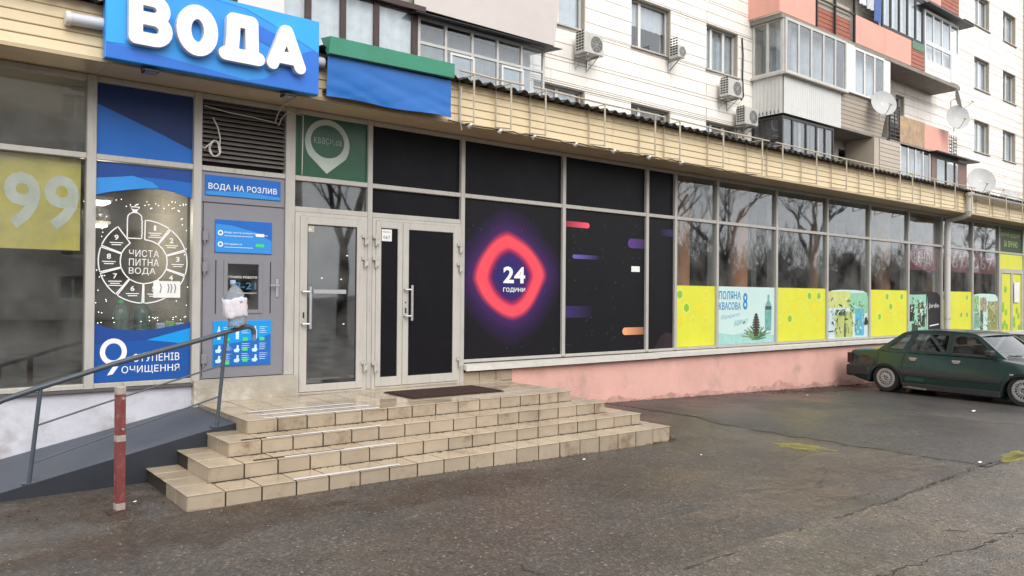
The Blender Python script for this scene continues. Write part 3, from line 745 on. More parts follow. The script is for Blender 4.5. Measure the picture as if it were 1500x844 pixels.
def bottle(x, y, lab):
    o = thing('water_bottle', (x, y, 1.30), lab, 'bottle', 'bottles behind the wheel film window')
    pr = [(0, 1.30), (.085, 1.30), (.092, 1.32)]
    for k in range(6): pr += [(.092, 1.34+.035*k), (.085, 1.355+.035*k)]
    pr += [(.085, 1.55), (.05, 1.60), (.022, 1.615), (.022, 1.63)]
    sub('bottle_body', MB().lathe(pr, 18, (x, y, 0)), M_pet, o, True); sub('cap', MB().lathe([(0, 1.665), (.03, 1.665), (.03, 1.63), (0, 1.63)], 14, (x, y, 0)), M_green, o, 40)
bottle(2.14, .16, 'green-capped water bottle left of the two under the wheel'); bottle(2.36, .17, 'green-capped water bottle right of the two under the wheel')
cn = MB().box(1.85, 2.82, .1, .55, 1.24, 1.295).build('window_counter', mat('counter_wood', hx('a58b6a', .7), .5), annex)
for k, (x, c_) in enumerate(((2.50, 'b9c6dd'), (2.60, '8fc27a'), (2.70, 'c9d3e2'))):
    q = MB().bbox(x, x+.09, .12, .2, 1.30, 1.41+.02*(k % 2), .012).build('packet', mat('packet_%s' % c_, hx(c_), .5, .3, 40), None); tag(q, ['white and blue', 'green', 'pale blue'][k]+' packet on the counter inside the wheel film window', 'packet', 'packets on the counter')
pn = MB().box(2.42, 2.70, -.0085, -.0075, 1.69, 1.87).build('paper_notice', MATS['paper'], None); tag(pn, 'white paper notice with grey hand lettering over the lower right of the wheel', 'notice')
h = MB()
for a in (2.49, 2.57, 2.60, 2.64): h.strip([(a, 1.74), (a+.012, 1.80), (a, 1.84)], .012, -.009)
sub('notice_print', h, mat('grey_ink', (.2, .2, .2), .7), pn)
# yellow 999 poster behind the leftmost pane
M_yp = mat('faded_yellow_poster', hx('e0c95f', 1.0), .6, .22, 2.5)
yp = MB().box(-.3, 1.72, .06, .063, 2.17, 3.11).build('poster', M_yp, None); tag(yp, 'faded yellow poster with large pale digits in the leftmost window', 'poster')
sub('poster_lettering', txt(MB(), '999', .70, 1.71, 2.37, 2.93, .0575), mat('pale_digit', hx('e4e2d2', 1.0), .6, .12, 6), yp)
# green film with white map pin above the single door
gf = film('window_film', 4.012, 4.994, 3.18, 3.922, mat('bottle_green_film', hx('1f5a3c', .75), .3, .2, 3, spec=.5), 'dark green film with a white map-pin ring above the left door')
pn_ = [(4.445+.30*math.cos(R(a)), 3.61+.30*math.sin(R(a))) for a in range(-35, 216, 8)]+[(4.435, 3.235)]
hole = [(4.445+.225*math.cos(R(a)), 3.635+.205*math.sin(R(a))) for a in range(0, 360, 10)]
sub('pin_print', MB().prism([pn_, hole], lambda a, b: (a, -.0065, b), lambda a, b: (a, -.0055, b)), mat('dull_white_film', hx('b9c4bb', .85), .5, .1, 5), gf)
sub('pin_lettering', txt(MB(), 'кваси.ua', 4.26, 4.64, 3.60, 3.68, -.006), mat('grey_white_film', hx('8fa596', .8), .5), gf)

# 24h film: glowing print, drawn from a distance field in the film's own coordinates
def ring_mat():
    mt = bpy.data.materials.new('ring_print'); mt.use_nodes = True; n = mt.node_tree; n.nodes.clear(); N = n.nodes.new; L = n.links.new
    out = N('ShaderNodeOutputMaterial'); p = N('ShaderNodeBsdfPrincipled'); L(p.outputs[0], out.inputs[0]); p.inputs['Roughness'].default_value = .5; p.inputs['Specular IOR Level'].default_value = .18
    g = N('ShaderNodeNewGeometry'); sx = N('ShaderNodeSeparateXYZ'); L(g.outputs['Position'], sx.inputs[0])
    def ma(op, a, b=None):
        q = N('ShaderNodeMath'); q.operation = op
        for i, v in enumerate((a, b)):
            if v is None: continue
            if isinstance(v, (int, float)): q.inputs[i].default_value = v
            else: L(v, q.inputs[i])
        return q.outputs[0]
    u = ma('DIVIDE', ma('SUBTRACT', sx.outputs['X'], 7.40), .62); v = ma('DIVIDE', ma('SUBTRACT', sx.outputs['Z'], 2.02), .59)
    # skew makes the top lean left and the right point sit higher
    u = ma('ADD', u, ma('MULTIPLY', v, .08)); v = ma('SUBTRACT', v, ma('MULTIPLY', u, .06))
    au, av = ma('ABSOLUTE', u), ma('ABSOLUTE', v)
    d = ma('POWER', ma('ADD', ma('POWER', au, 1.5), ma('POWER', av, 1.5)), 1/1.5)
    nz = N('ShaderNodeTexNoise'); nz.inputs['Scale'].default_value = 1.9; nz.inputs['Detail'].default_value = 0; L(g.outputs['Position'], nz.inputs['Vector'])
    d = ma('ADD', d, ma('MULTIPLY', ma('SUBTRACT', nz.outputs[0], .5), .16))
    r = N('ShaderNodeValToRGB'); e = r.color_ramp.elements
    st = [(0, hx('2f2f6e', .9)), (.22, hx('33286a', .9)), (.29, hx('4a2560', .9)), (.335, hx('9c2e56', 1)), (.385, hx('ee4d5c', 1)), (.49, hx('f2525c', 1)), (.535, hx('a23558', .9)), (.575, hx('45285e', .85)), (.70, hx('32224a', .8)), (.88, hx('19161d', 1)), (1, hx('161519'))]
    while len(e) < len(st): e.new(.5)
    for el, (a, c) in zip(e, st): el.position = a; el.color = (*c, 1)
    L(ma('MULTIPLY', d, .5), r.inputs[0]); L(r.outputs[0], p.inputs['Base Color']); return mt
rf = film('window_film', 6.54, 8.405, .84, 3.11, ring_mat(), 'black film printed with a glowing red ring and white 24')
sub('film_number', txt(MB(), '24', 7.26, 7.68, 1.925, 2.17, -.006), M_white, rf); sub('film_lettering', txt(MB(), 'ГОДИНИ', 7.26, 7.68, 1.785, 1.86, -.006), M_white, rf)
bf = film('window_film', 8.485, 10.36, .84, 3.11, mat('black_vinyl_b', hx('171619'), .5, .1, 2, spec=.18), 'black film with small pink, violet and orange light streaks')
def fade(name, c0, x_full, x_none):
    mt = bpy.data.materials.new(name); mt.use_nodes = True; n = mt.node_tree; p = n.nodes['Principled BSDF']; p.inputs['Roughness'].default_value = .5; p.inputs['Specular IOR Level'].default_value = .18
    g = n.nodes.new('ShaderNodeNewGeometry'); s = n.nodes.new('ShaderNodeSeparateXYZ'); mr = n.nodes.new('ShaderNodeMapRange'); mr.inputs['From Min'].default_value = x_none; mr.inputs['From Max'].default_value = x_full
    mx = n.nodes.new('ShaderNodeMix'); mx.data_type = 'RGBA'; mx.inputs['A'].default_value = (*hx('171619'), 1); mx.inputs['B'].default_value = (*c0, 1)
    n.links.new(g.outputs['Position'], s.inputs[0]); n.links.new(s.outputs['X'], mr.inputs[0]); n.links.new(mr.outputs[0], mx.inputs['Factor']); n.links.new(mx.outputs['Result'], p.inputs['Base Color']); return mt
def pill(x0, x1, z0, z1, rl, rr):
    r = (z1-z0)/2; cz = (z0+z1)/2; pts = []
    pts += [(x1-r+r*math.cos(R(a)), cz+r*math.sin(R(a))) for a in range(-90, 91, 15)] if rr else [(x1, z0), (x1, z1)]
    pts += [(x0+r+r*math.cos(R(a)), cz+r*math.sin(R(a))) for a in range(90, 271, 15)] if rl else [(x0, z1), (x0, z0)]
    return pts
for nm, c_, x0, x1, z0, z1, xf, xn, rl, rr in (('pink', 'ee5a6e', 8.49, 9.03, 2.83, 2.92, 9.0, 8.3, 0, 1), ('violet', '5a4080', 9.94, 10.355, 2.56, 2.72, 9.95, 10.7, 1, 0), ('indigo', '6a62b0', 8.66, 9.28, 2.335, 2.40, 8.66, 9.28, 1, 0), ('dim', '43356e', 8.49, 9.15, 1.40, 1.585, 8.3, 9.15, 0, 0), ('orange', 'f2a878', 9.82, 10.35, 1.095, 1.22, 9.8, 10.6, 1, 0)):
    sub('streak_print', MB().flat(pill(x0, x1, z0, z1, rl, rr), -.0055), fade('streak_'+nm, hx(c_), xf, xn), bf)
sub('sticker', MB().box(10.03, 10.24, -.0062, -.0052, 2.16, 2.255), MATS['paper'], bf)
def flecks(x0, x1, n, seed, par):
    rp = random.Random(seed); mb = MB()
    for k in range(n):
        x, z, l, a = rp.uniform(x0, x1), rp.uniform(.9, 3.0), rp.uniform(.008, .035), rp.uniform(0, 3.1)
        mb.strip([(x, z), (x+l*math.cos(a), z+l*math.sin(a))], rp.uniform(.003, .008), -.0058)
    q = sub('scuffs', mb, mat('scuffed_vinyl', hx('77747a', .6), .7), par); q['kind'] = 'stuff'
flecks(6.6, 8.35, 26, 1, rf); flecks(8.55, 10.3, 60, 2, bf)
b2 = film('window_film', 10.44, 11.12, .84, 3.11, MATS['black_vinyl_b'], 'narrow plain black film between the black and yellow windows')
sub('streak_print', MB().flat(pill(10.78, 11.115, 2.81, 2.93, 1, 0), -.0055), fade('streak_dusk', hx('3f3560'), 11.2, 10.7), b2)
sub('streak_print', MB().flat([(10.62, .842), (11.118, .842), (11.118, 1.08), (10.95, 1.12), (10.78, 1.05)], -.0055), fade('streak_base', hx('3a2c30'), 11.2, 10.3), b2)

# honeycomb films and product posters along the bottom of the right-hand windows
def honey(x0, x1, z0, z1, label, seed):
    o = film('window_film', x0, x1, z0, z1, M_yellow, label, group='honeycomb films on the window bottoms')
    rp = random.Random(seed); r = .105; row = 0; z = z1-.16
    M_amb = mat('amber_film', hx('efe03a', .85), .45)
    def hexa(m_, k_, y): piece('hexagon_print', ('hex', m_.name, k_), lambda q: q.flat([(r*k_*math.cos(a*math.pi/3+math.pi/6), r*k_*math.sin(a*math.pi/3+math.pi/6)) for a in range(6)], 0), m_, o, (x, y, z))
    while z > z1-.72:
        x = x0+.12+(row % 2)*.19
        while x < x1-.1:
            t = rp.random()
            if t < .30: hexa(M_paleyel, 1.0, -.0052); hexa(M_leafg, .78, -.006)
            elif t < .62: hexa(M_amb, 1.0, -.0052)
            elif t < .80: hexa(M_paleyel, .9, -.0052); hexa(M_yellow, .78, -.006)
            x += .38
        z -= .24; row += 1
honey(11.195, 12.345, .84, 1.945, 'yellow honeycomb film right beside the black windows', 1)
honey(14.395, 16.305, .84, 1.945, 'yellow honeycomb film between the bluish bottle poster and the sack poster', 6)
honey(18.285, 20.205, .84, 1.945, 'yellow honeycomb film behind the rear window of the green car', 9)
honey(22.25, 24.175, .84, 1.945, 'yellow honeycomb film beside the white downpipe', 14)
M_mint = mat('mint_print', hx('cfe9e4', .88), .45, .05, 1)
po = film('poster', 12.415, 14.325, .84, 1.945, M_mint, 'pale mint poster with blue lettering, a dark cone and a bottle', 'poster')
w = MB(); M_pb = mat('poster_blue', hx('2f8fc4', .85), .5)
for b_, q in (('ПОЛЯНА', (12.47, 13.17, 1.70, 1.86)), ('КВАСОВА', (12.47, 13.17, 1.50, 1.65)), ('8', (13.24, 13.39, 1.50, 1.83))): sub('poster_lettering', txt(MB(), b_, *q, -.0062), M_pb, po)
w = MB(); txt(w, 'Відкрита', 12.52, 13.1, 1.30, 1.40, -.0062, .06, .06); txt(w, 'вдячно', 12.93, 13.36, 1.17, 1.29, -.0062, .06, .04); sub('poster_lettering', w, mat('poster_grey', hx('7fa9b8'), .5), po)
sub('poster_print', MB().flat([(12.42, .845), (14.32, .845), (14.32, .98), (13.4, 1.06), (12.9, 1.02), (12.42, 1.08)], -.0050), mat('ice_print', hx('a9d8d2', .85), .5, .15, 5), po)
rp = random.Random(3); w = MB(); w2 = MB()
for k in range(70):
    a = rp.uniform(0, math.pi); l = rp.uniform(.12, .48); x, z = 13.68+rp.uniform(-.12, .12), .90+rp.uniform(0, .1)
    (w if k % 2 else w2).strip([(x, z), (x+l*math.cos(a)*.9, z+l*math.sin(a)*.45+.03)], .022, -.0065-.00003*k)
sub('poster_print', w, mat('fir_print', hx('4d7a52', .7), .6), po); sub('poster_print', w2, mat('fir_print_b', hx('8fae7a', .7), .6), po)
w = MB()
for k in range(9):
    z = .98+k*.05; hw = .13*math.sin(math.pi*(k+2)/11.5); w.flat([(13.68-hw, z), (13.68+hw, z), (13.68+hw*.9, z+.03), (13.68, z+.055), (13.68-hw*.9, z+.03)], -.0092-.0002*k)
sub('poster_print', w, mat('cone_print', hx('4a3f35', .7), .6), po)
sub('poster_print', MB().flat([(14.0, 1.08), (14.2, 1.08), (14.22, 1.45), (14.20, 1.60), (14.14, 1.68), (14.14, 1.80), (14.08, 1.80), (14.08, 1.68), (14.01, 1.60), (13.99, 1.45)], -.0093), mat('bottle_print', hx('79b9b0', .8), .4, .3, 12), po)
sub('poster_print', MB().flat([(13.995, 1.50), (14.215, 1.50), (14.215, 1.57), (13.995, 1.57)], -.0105), mat('label_print', hx('4d5a58', .8), .5, .3, 30), po)
def arched(x0, x1, z0, z1, y):
    return [(x0, z0), (x1, z0), (x1, z1-.16), (x1-.05, z1-.08), (x1-.2, z1-.02), (x1-.6, z1), (x0+.6, z1), (x0+.2, z1-.02), (x0+.05, z1-.08), (x0, z1-.16)]
def poster(x0, x1, label, base, blocks, zt=1.93):
    o = thing('poster', ((x0+x1)/2, -.004, .84), label, 'poster')
    sub('sheet', MB().prism([arched(x0, x1, .84, zt, 0)], lambda a, b: (a, -.005, b), lambda a, b: (a, -.003, b)), base, o)
    for k, (a, b, c, d, col, nz) in enumerate(blocks):
        rp = random.Random(k); j = lambda s: rp.uniform(-s, s)
        w_, h_ = x1-x0, zt-.84
        A, B, C, D_ = x0+a*w_, x0+b*w_, .84+c*h_, .84+d*h_
        sub('poster_print', MB().flat([(A, C), (B+j(.03), C+j(.02)), (B, (C+D_)/2), (B-.04*w_*abs(j(1)), D_), ((A+B)/2, D_+j(.02)), (A+.03*w_*abs(j(1)), D_-.01)], -.0055-.0006*k), mat('print_%s_%d' % (col, nz), hx(col, .82), .5, .16 if nz else .06, 5), o)
    rp = random.Random(int(x0)); yk = -.0056-.0006*len(blocks)
    for q, (col, n) in enumerate((('4f7a58', 34), ('e8f1ea', 30), ('24362c', 18), ('b8d48a', 26))):
        mb = MB()
        for k in range(n):
            a_, l_ = rp.uniform(0, 3.14), rp.uniform(.04, .16); x, z = rp.uniform(x0+.15, x0+.53*(x1-x0) if zt == 1.93 and x0 > 20 else x1-.2), rp.uniform(.92, zt-.2)
            mb.strip([(x, z), (x+.5*l_*math.cos(a_), z+.5*l_*math.sin(a_)+.01), (x+l_*math.cos(a_), z+l_*math.sin(a_))], rp.uniform(.012, .035), yk-.0004*q-.000008*k)
        s_ = sub('foliage_print', mb, mat('foliage_'+col, hx(col, .8), .6), o); s_['kind'] = 'stuff'
    return o
poster(16.38, 18.21, 'product poster with a yellow sack and a blue pack on pale green', M_mint,
    [(0, .55, .62, .97, 'd6dc7e', 1), (.55, 1, .5, .95, '9ad6b0', 1), (.02, .3, .05, .6, 'd3e7ee', 1), (.18, .62, .02, .55, 'c6cf77', 1), (.18, .44, .48, .60, '4e5f4a', 1), (.40, .44, .02, .56, '3f4f3c', 0), (0, .14, .13, .17, '3a463a', 0), (.68, .9, .05, .62, '5fb7d2', 1), (.9, 1, .25, .42, '26332c', 0)])
jp = poster(20.275, 22.155, 'poster half mint with coffee packs and half black with white script', mat('near_black_print', hx('1f1d20'), .5, .1, 3),
    [(0, .55, 0, .93, '9fd8c0', 1), (.05, .2, .3, .7, '1d2420', 0), (.28, .5, .15, .75, '22302a', 1), (.1, .3, .05, .25, '33443a', 1), (.34, .46, .5, .6, 'cfe0d8', 0), (.56, .6, 0, .9, 'b9cfc2', 1)])
w = txt(MB(), 'Jardin', 21.45, 22.05, 1.48, 1.62, -.011); w.flat([(21.5, 1.02), (22.05, 1.06), (22.05, 1.09), (21.5, 1.05)], -.011); sub('poster_lettering', w, M_white, jp)
poster(24.25, 26.13, 'arched poster with green product jars and a beige panel by the far door', M_mint,
    [(.0, .25, .5, .95, '9ccf7e', 1), (.3, .55, .5, .9, 'b9a884', 1), (.05, .3, .05, .5, '7fb39a', 1), (.3, .42, .02, .55, '43584c', 1), (.58, .99, .0, .8, '9a9c5c', 1), (.62, .95, .55, .75, 'b8b57e', 1)], 1.90)
M_rose = mat('dull_rose_banner', hx('9a4a58', .9), .6, .1, 2)
M_rosetxt = mat('rose_lettering', hx('d0b4b4', .9), .6)
for k, (a, b, lab) in enumerate(((20.3, 22.1, 'dull rose banner with pale letters left of the white downpipe, behind glass'), (22.35, 24.12, 'dull rose banner just right of the white downpipe, behind glass'), (24.28, 26.1, 'dull rose banner next to the far yellow door, behind glass'))):
    o = MB().box(a, b, .05, .053, 2.48, 3.05).build('window_banner', M_rose, None); tag(o, lab, 'banner', 'rose banners behind the glass')
    sub('banner_lettering', txt(MB(), 'АРЕНДА' if k == 0 else '067', a+.15, b-.2, 2.60, 2.95, .047), M_rosetxt, o)

# ------------------------------------------------------------------ sign with rounded letters
def letter_loops(strokes, r, w, h, g=.008):
    """outline of a fat round-pen letter: contour of the distance to its strokes"""
    nx, nz_ = int((w+.06)/g)+2, int((h+.06)/g)+2
    segs = [(Vector(a), Vector(b)) for st in strokes for a, b in zip(st, st[1:])]
    def sd(x, z):
        q = Vector((x, z)); best = 9
        for a, b in segs:
            d = b-a; t = max(0, min(1, (q-a).dot(d)/max(d.length_squared, 1e-9))); best = min(best, (q-a-d*t).length)
        return best-r
    F = [[sd(-.03+i*g, -.03+j*g) for i in range(nx)] for j in range(nz_)]
    edges = {}
    def pt(i, j, k, l):
        a, b = F[j][i], F[l][k]; t = a/(a-b); return (('%d_%d_%d_%d' % ((i, j, k, l) if (i, j) < (k, l) else (k, l, i, j))), (-.03+(i+(k-i)*t)*g, -.03+(j+(l-j)*t)*g))
    P_ = {}; nxt = {}
    for j in range(nz_-1):
        for i in range(nx-1):
            c = [(i, j), (i+1, j), (i+1, j+1), (i, j+1)]; ins = [F[q[1]][q[0]] < 0 for q in c]
            cr = []
            for e in range(4):
                a, b = c[e], c[(e+1) % 4]
                if ins[e] != ins[(e+1) % 4]: k_, p_ = pt(*a, *b); P_[k_] = p_; cr.append((k_, ins[e]))
            if len(cr) == 2:
                s0 = [k_ for k_, fl in cr if fl][0]; s1 = [k_ for k_, fl in cr if not fl][0]; nxt[s0] = s1
            elif len(cr) == 4:
                for q in range(4):
                    if cr[q][1]: nxt[cr[q][0]] = cr[(q+1) % 4][0]
    loops = []; left = set(nxt)
    while left:
        s = left.pop(); lp = [P_[s]]; k_ = nxt[s]
        while k_ != s and k_ in left: left.discard(k_); lp.append(P_[k_]); k_ = nxt[k_]
        if len(lp) > 8: loops.append(lp[::1])
    return loops
def ar(cx, cz, rx, rz, a0, a1, n=10): return [(cx+rx*math.cos(R(a0+(a1-a0)*i/n)), cz+rz*math.sin(R(a0+(a1-a0)*i/n))) for i in range(n+1)]
LET = {'В': ([[(.066, .062), (.066, .45), (.22, .45)]+ar(.22, .357, .098, .093, 90, -90)+[(.066, .264)], [(.22, .264)]+ar(.235, .163, .105, .101, 90, -90)+[(.066, .062)]], .40, .063),
       'О': ([ar(.205, .255, .134, .187, 0, 360, 28)], .41, .07),
       'Д': ([[(.075, .07), (.42, .07)], [(.135, .09), (.15, .26), (.155, .435), (.345, .435), (.355, .09)]], .49, .07),
       'А': ([[(.075, .07), (.215, .44), (.235, .44), (.385, .07)], [(.13, .150), (.335, .150)]], .46, .065)}
vs_ = thing('shop_sign', (2.84, -.8, 3.98), 'large blue sign board with fat rounded white letters above the entrance', 'sign')
sub('board', MB().cbox(1.75, 3.94, -.80, -.70, 3.982, 4.81, .006), mat('sign_blue', hx('369bee', .88), .35, .04, 2, spec=.4), vs_)
M_sb2 = mat('sign_blue_deep', hx('3378dc', .88), .35, .04, 2, spec=.4); M_sb3 = mat('sign_azure', hx('35adf8', .9), .35, .04, 2, spec=.4)
sub('board_print', MB().flat([(1.758, 4.13), (2.2, 4.10), (2.9, 4.03), (3.25, 3.99), (1.758, 3.99)], -.8015), M_sb2, vs_)
sub('board_print', MB().flat([(3.05, 3.99), (3.3, 4.05), (3.55, 4.22), (3.75, 4.42), (3.932, 4.50), (3.932, 3.99)], -.8022), M_sb2, vs_)
sub('board_print', MB().flat([(2.5, 4.80), (3.1, 4.76), (3.5, 4.62), (3.932, 4.45), (3.932, 4.80)], -.8035), M_sb3, vs_)
sub('board_print', MB().flat([(2.9, 4.66), (3.2, 4.63), (3.42, 4.56), (3.6, 4.40), (3.4, 4.40), (3.1, 4.50)], -.8045), M_sb2, vs_)
sub('board_print', MB().flat([(1.758, 4.13), (1.93, 4.14), (1.93, 4.80), (1.758, 4.80)], -.8045), M_sb3, vs_)
M_let = mat('white_acrylic', (.86, .86, .86), .3, .01)
M_lets = mat('grey_white_return', (.62, .62, .66), .5, .05)
for ch, x, z in (('В', 1.935, 4.145), ('О', 2.375, 4.14), ('Д', 2.79, 4.155), ('А', 3.295, 4.15)):
    st, wd, pr0 = LET[ch]; lps = letter_loops(st, pr0, wd, .52); lps.sort(key=lambda l: -len(l))
    o = MB().prism(lps, lambda a, b: (a+x, -.80, b+z), lambda a, b: (a+x, -.872, b+z)).build('letter', M_lets, vs_)
    l2 = letter_loops(st, pr0+.0005, wd, .52); l2.sort(key=lambda l: -len(l))
    sub('letter_face', MB().prism(l2, lambda a, b: (a+x, -.8725, b+z), lambda a, b: (a+x, -.884, b+z)), M_let, o)
for x in (1.86, 2.84, 3.85): sub('bracket', MB().box(x-.02, x+.02, -.70, -.63, 4.02, 4.06).box(x-.02, x+.02, -.70, -.63, 4.35, 4.39), M_steel, vs_)
# floodlights under the sign
for x, lab in ((2.18, 'small black floodlight under the left half of the blue sign'), (3.62, 'small black floodlight under the right end of the blue sign')):
    o = thing('floodlight', (x, -.66, 3.90), lab, 'floodlight', 'floodlights under the sign')
    sub('housing', MB().bbox(x-.07, x+.07, -.78, -.64, 3.925, 3.95, .006), M_dark, o); sub('lens', MB().box(x-.055, x+.055, -.765, -.655, 3.9215, 3.9245), M_steel, o)
    sub('bracket', MB().tube([(x-.08, -.70, 3.94), (x-.08, -.70, 3.985), (x+.08, -.70, 3.985), (x+.08, -.70, 3.94)], .006, 6), M_dark, o)
# white awning roll running behind the sign
aw = thing('awning_roll', (2.75, -.68, 4.25), 'white rolled awning tube with end cap, running behind the blue sign', 'awning')
sub('roll', MB().tube([(1.47, -.685, 4.315), (4.05, -.685, 4.395)], .058, 20), mat('awning_white', hx('c9c9d0'), .4, .05, 4), aw, 40)
sub('end_cap', MB().tube([(1.425, -.685, 4.3135), (1.435, -.685, 4.3138), (1.475, -.685, 4.315)], [.05, .068, .068], 20), mat('cap_white', hx('d9d6cf'), .45), aw, 40)
# blue tarpaulin banner with green top
bn = thing('tarpaulin_banner', (4.9, -.8, 4.0), 'blue tarpaulin with green top strip stretched over the canopy edge', 'banner')
mb = MB(); nx, nz_ = 34, 14; rp = random.Random(5)
for j in range(nz_+1):
    for i in range(nx+1):
        u, t = i/nx, j/nz_; x = 4.045+1.71*u; z = 3.995+.475*t+.012*math.sin(u*9)*(1-t)
        y = -.80+.010*math.sin(5*u+3*t+1)*(1-.6*t)+.012*(1-t)*max(0, math.sin(7*(u*.8+t*1.1)+.6))**3+.009*(1-t)*max(0, math.sin(13*u+11*t+2))**4+.006*max(0, math.sin(19*u-14*t))**3*(1-t)+.01*max(0, 1-abs(u-.93)*9)*(t-.3)
        mb.v.append((x, y, z))
mb.f = [(j*(nx+1)+i, j*(nx+1)+i+1, (j+1)*(nx+1)+i+1, (j+1)*(nx+1)+i) for j in range(nz_) for i in range(nx)]
k = len(mb.v); mb.v += [(x, y+.006, z) for x, y, z in mb.v]; mb.f += [tuple(q+k for q in f)[::-1] for f in mb.f[:nx*nz_]]
sub('sheet', mb, mat('blue_tarpaulin', hx('1f72c8', .8), .42, .06, 3), bn, True)
sub('top_strip', MB().add([(4.055, -.855, 4.662), (5.765, -.855, 4.672), (5.765, -.85, 4.488), (4.035, -.85, 4.462), (4.055, -.60, 4.70), (5.765, -.60, 4.705), (5.765, -.80, 4.488), (4.035, -.80, 4.462)],
    [(0, 1, 2, 3), (0, 1, 5, 4), (3, 2, 6, 7), (4, 0, 3, 7), (1, 5, 6, 2), (4, 5, 6, 7)]), mat('green_strip', hx('3f9678', .8), .55, .08, 3), bn)
sub('seam', MB().tube([(4.04, -.853, 4.463), (5.76, -.853, 4.49)], .006, 6), M_dark, bn)
sub('batten', MB().box(4.06, 5.74, -.78, -.64, 4.06, 4.09).box(4.04, 5.76, -.78, -.64, 4.44, 4.46), M_grout, bn)

# ------------------------------------------------------------------ empty sign frames on the canopy
M_pipe = mat('weathered_pipe', hx('c6b9a4', .85), .6, .2, 8, dirt=hx('6d4a33'), dirt_amt=.7, dirt_scale=9)
def sign_frame(xs, lab):
    o = thing('sign_frame', ((xs[0]+xs[-1])/2, -.8, 3.93), lab, 'sign frame', 'empty pipe frames along the canopy')
    for x in xs:
        sub('wall_post', MB().tube([(x, -.655, 4.02), (x, -.655, 4.56)], .011, 6), M_pipe, o)
        sub('front_post', MB().tube([(x, -.98, 3.93), (x, -.98, 4.555)], .013, 6), M_pipe, o)
        sub('arm', MB().tube([(x, -.64, 4.02), (x, -.98, 3.945)], .008, 6), M_pipe, o); sub('arm', MB().tube([(x, -.6, 4.62), (x, -.655, 4.55), (x, -.97, 4.545)], .008, 6), M_pipe, o)
    sub('top_rail', MB().tube([(xs[0]-.22, -.98, 4.565), ((xs[0]+xs[-1])/2, -.98, 4.555), (xs[-1]+.22, -.98, 4.562)], .013, 6), M_pipe, o)
for xs, lab in (([5.98, 6.59], 'short empty pipe frame just right of the blue tarpaulin'), ([7.20, 8.36, 9.48], 'empty three-bay pipe frame above the 24 ring film'),
        ([10.08, 11.23, 12.38], 'empty pipe frame above the first yellow film'), ([13.03, 14.21, 15.35, 16.5, 17.7], 'longest empty pipe frame, above the mint poster'),
        ([18.3, 19.45, 20.6, 21.6], 'empty pipe frame ending at the white downpipe'), ([22.75, 23.9, 25.1, 26.3, 27.4], 'empty pipe frame right of the white downpipe'), ([28.1, 29.3, 30.5], 'farthest empty pipe frame')):
    sign_frame(xs, lab)
# small spotlights hung on the canopy edge
def spot(x, lab, tilt):
    o = thing('spotlight', (x, -.66, 3.9), lab, 'spotlight', 'spotlights on the canopy edge')
    sub('arm', MB().tube([(x+.05, -.63, 3.995), (x+.03, -.74, 3.98), (x, -.80, 3.95)], .008, 6), M_dark, o)
    h = MB().lathe([(.0, .04), (.016, .036), (.026, .01), (.036, -.03), (.033, -.034), (.02, -.015), (0, -.008)], 14)
    me, _ = h.mesh('reflector', M_steel, True, (0, 0, 0)); link('reflector', me, o, (x, -.80, 3.935), (R(tilt), R(20), 0))
for x, t, lab in ((6.05, 40, 'leftmost small spotlight on the canopy edge'), (6.55, 30, 'small spotlight above the double door frame edge'), (7.15, 60, 'small spotlight above the red ring'), (7.95, 35, 'spotlight above the mullion right of the red ring'),
        (8.75, 45, 'spotlight above the pink streak'), (9.55, 30, 'spotlight above the orange streak film'), (10.35, 55, 'spotlight above the narrow black window')): spot(x, lab, t)
# cables
def cable(path, r, label, m_=None, cat='cable', sag=0):
    o = MB().tube(path, r, 6).build('cable', m_ or M_dark, None, smooth=True); tag(o, label, cat); return o
rp = random.Random(8)
cable([(5.8+i*.12, -.66-rp.uniform(0, .03), 3.985+rp.uniform(-.02, .015)) for i in range(58)], .008, 'dark sagging cable along the canopy edge above the black windows')
M_wcab = mat('white_cable', hx('c9c4bc'), .5)
coil = [(3.02, -.05, 3.72), (3.07, -.06, 3.62), (3.10, -.06, 3.5)]+[(3.04+.055*math.cos(a*.45)*(1+.2*math.sin(a)), -.06-.004*(a % 7), 3.37+.09*math.sin(a*.45)) for a in range(48)]+[(2.93, -.06, 3.36), (2.90, -.05, 3.38)]
cable(coil, .008, 'white cable looped in a small coil on the louvred vent', M_wcab)
cable([(3.80, -.5, 3.985), (3.80, -.1, 3.95), (3.77, -.06, 3.86), (3.74, -.07, 3.77), (3.79, -.06, 3.74), (3.82, -.05, 3.82), (3.90, -.06, 3.92), (4.10, -.05, 3.90), (4.09, -.055, 3.4), (4.09, -.05, 3.18)], .007, 'white cable bundle hanging by the green film', M_wcab)
cable([(2.92, -.05, 3.84), (3.2, -.06, 3.80), (3.5, -.05, 3.79), (3.76, -.055, 3.76)], .006, 'thin pale cable crossing the louvred vent', M_wcab)
hk = MB().tube([(5.98, -.70, 4.45), (5.96, -.72, 4.2), (5.97, -.70, 4.0), (6.02, -.66, 3.90)], .009, 6).build('cable', M_wcab, None); tag(hk, 'pale cable hanging beside the right edge of the blue tarpaulin', 'cable')

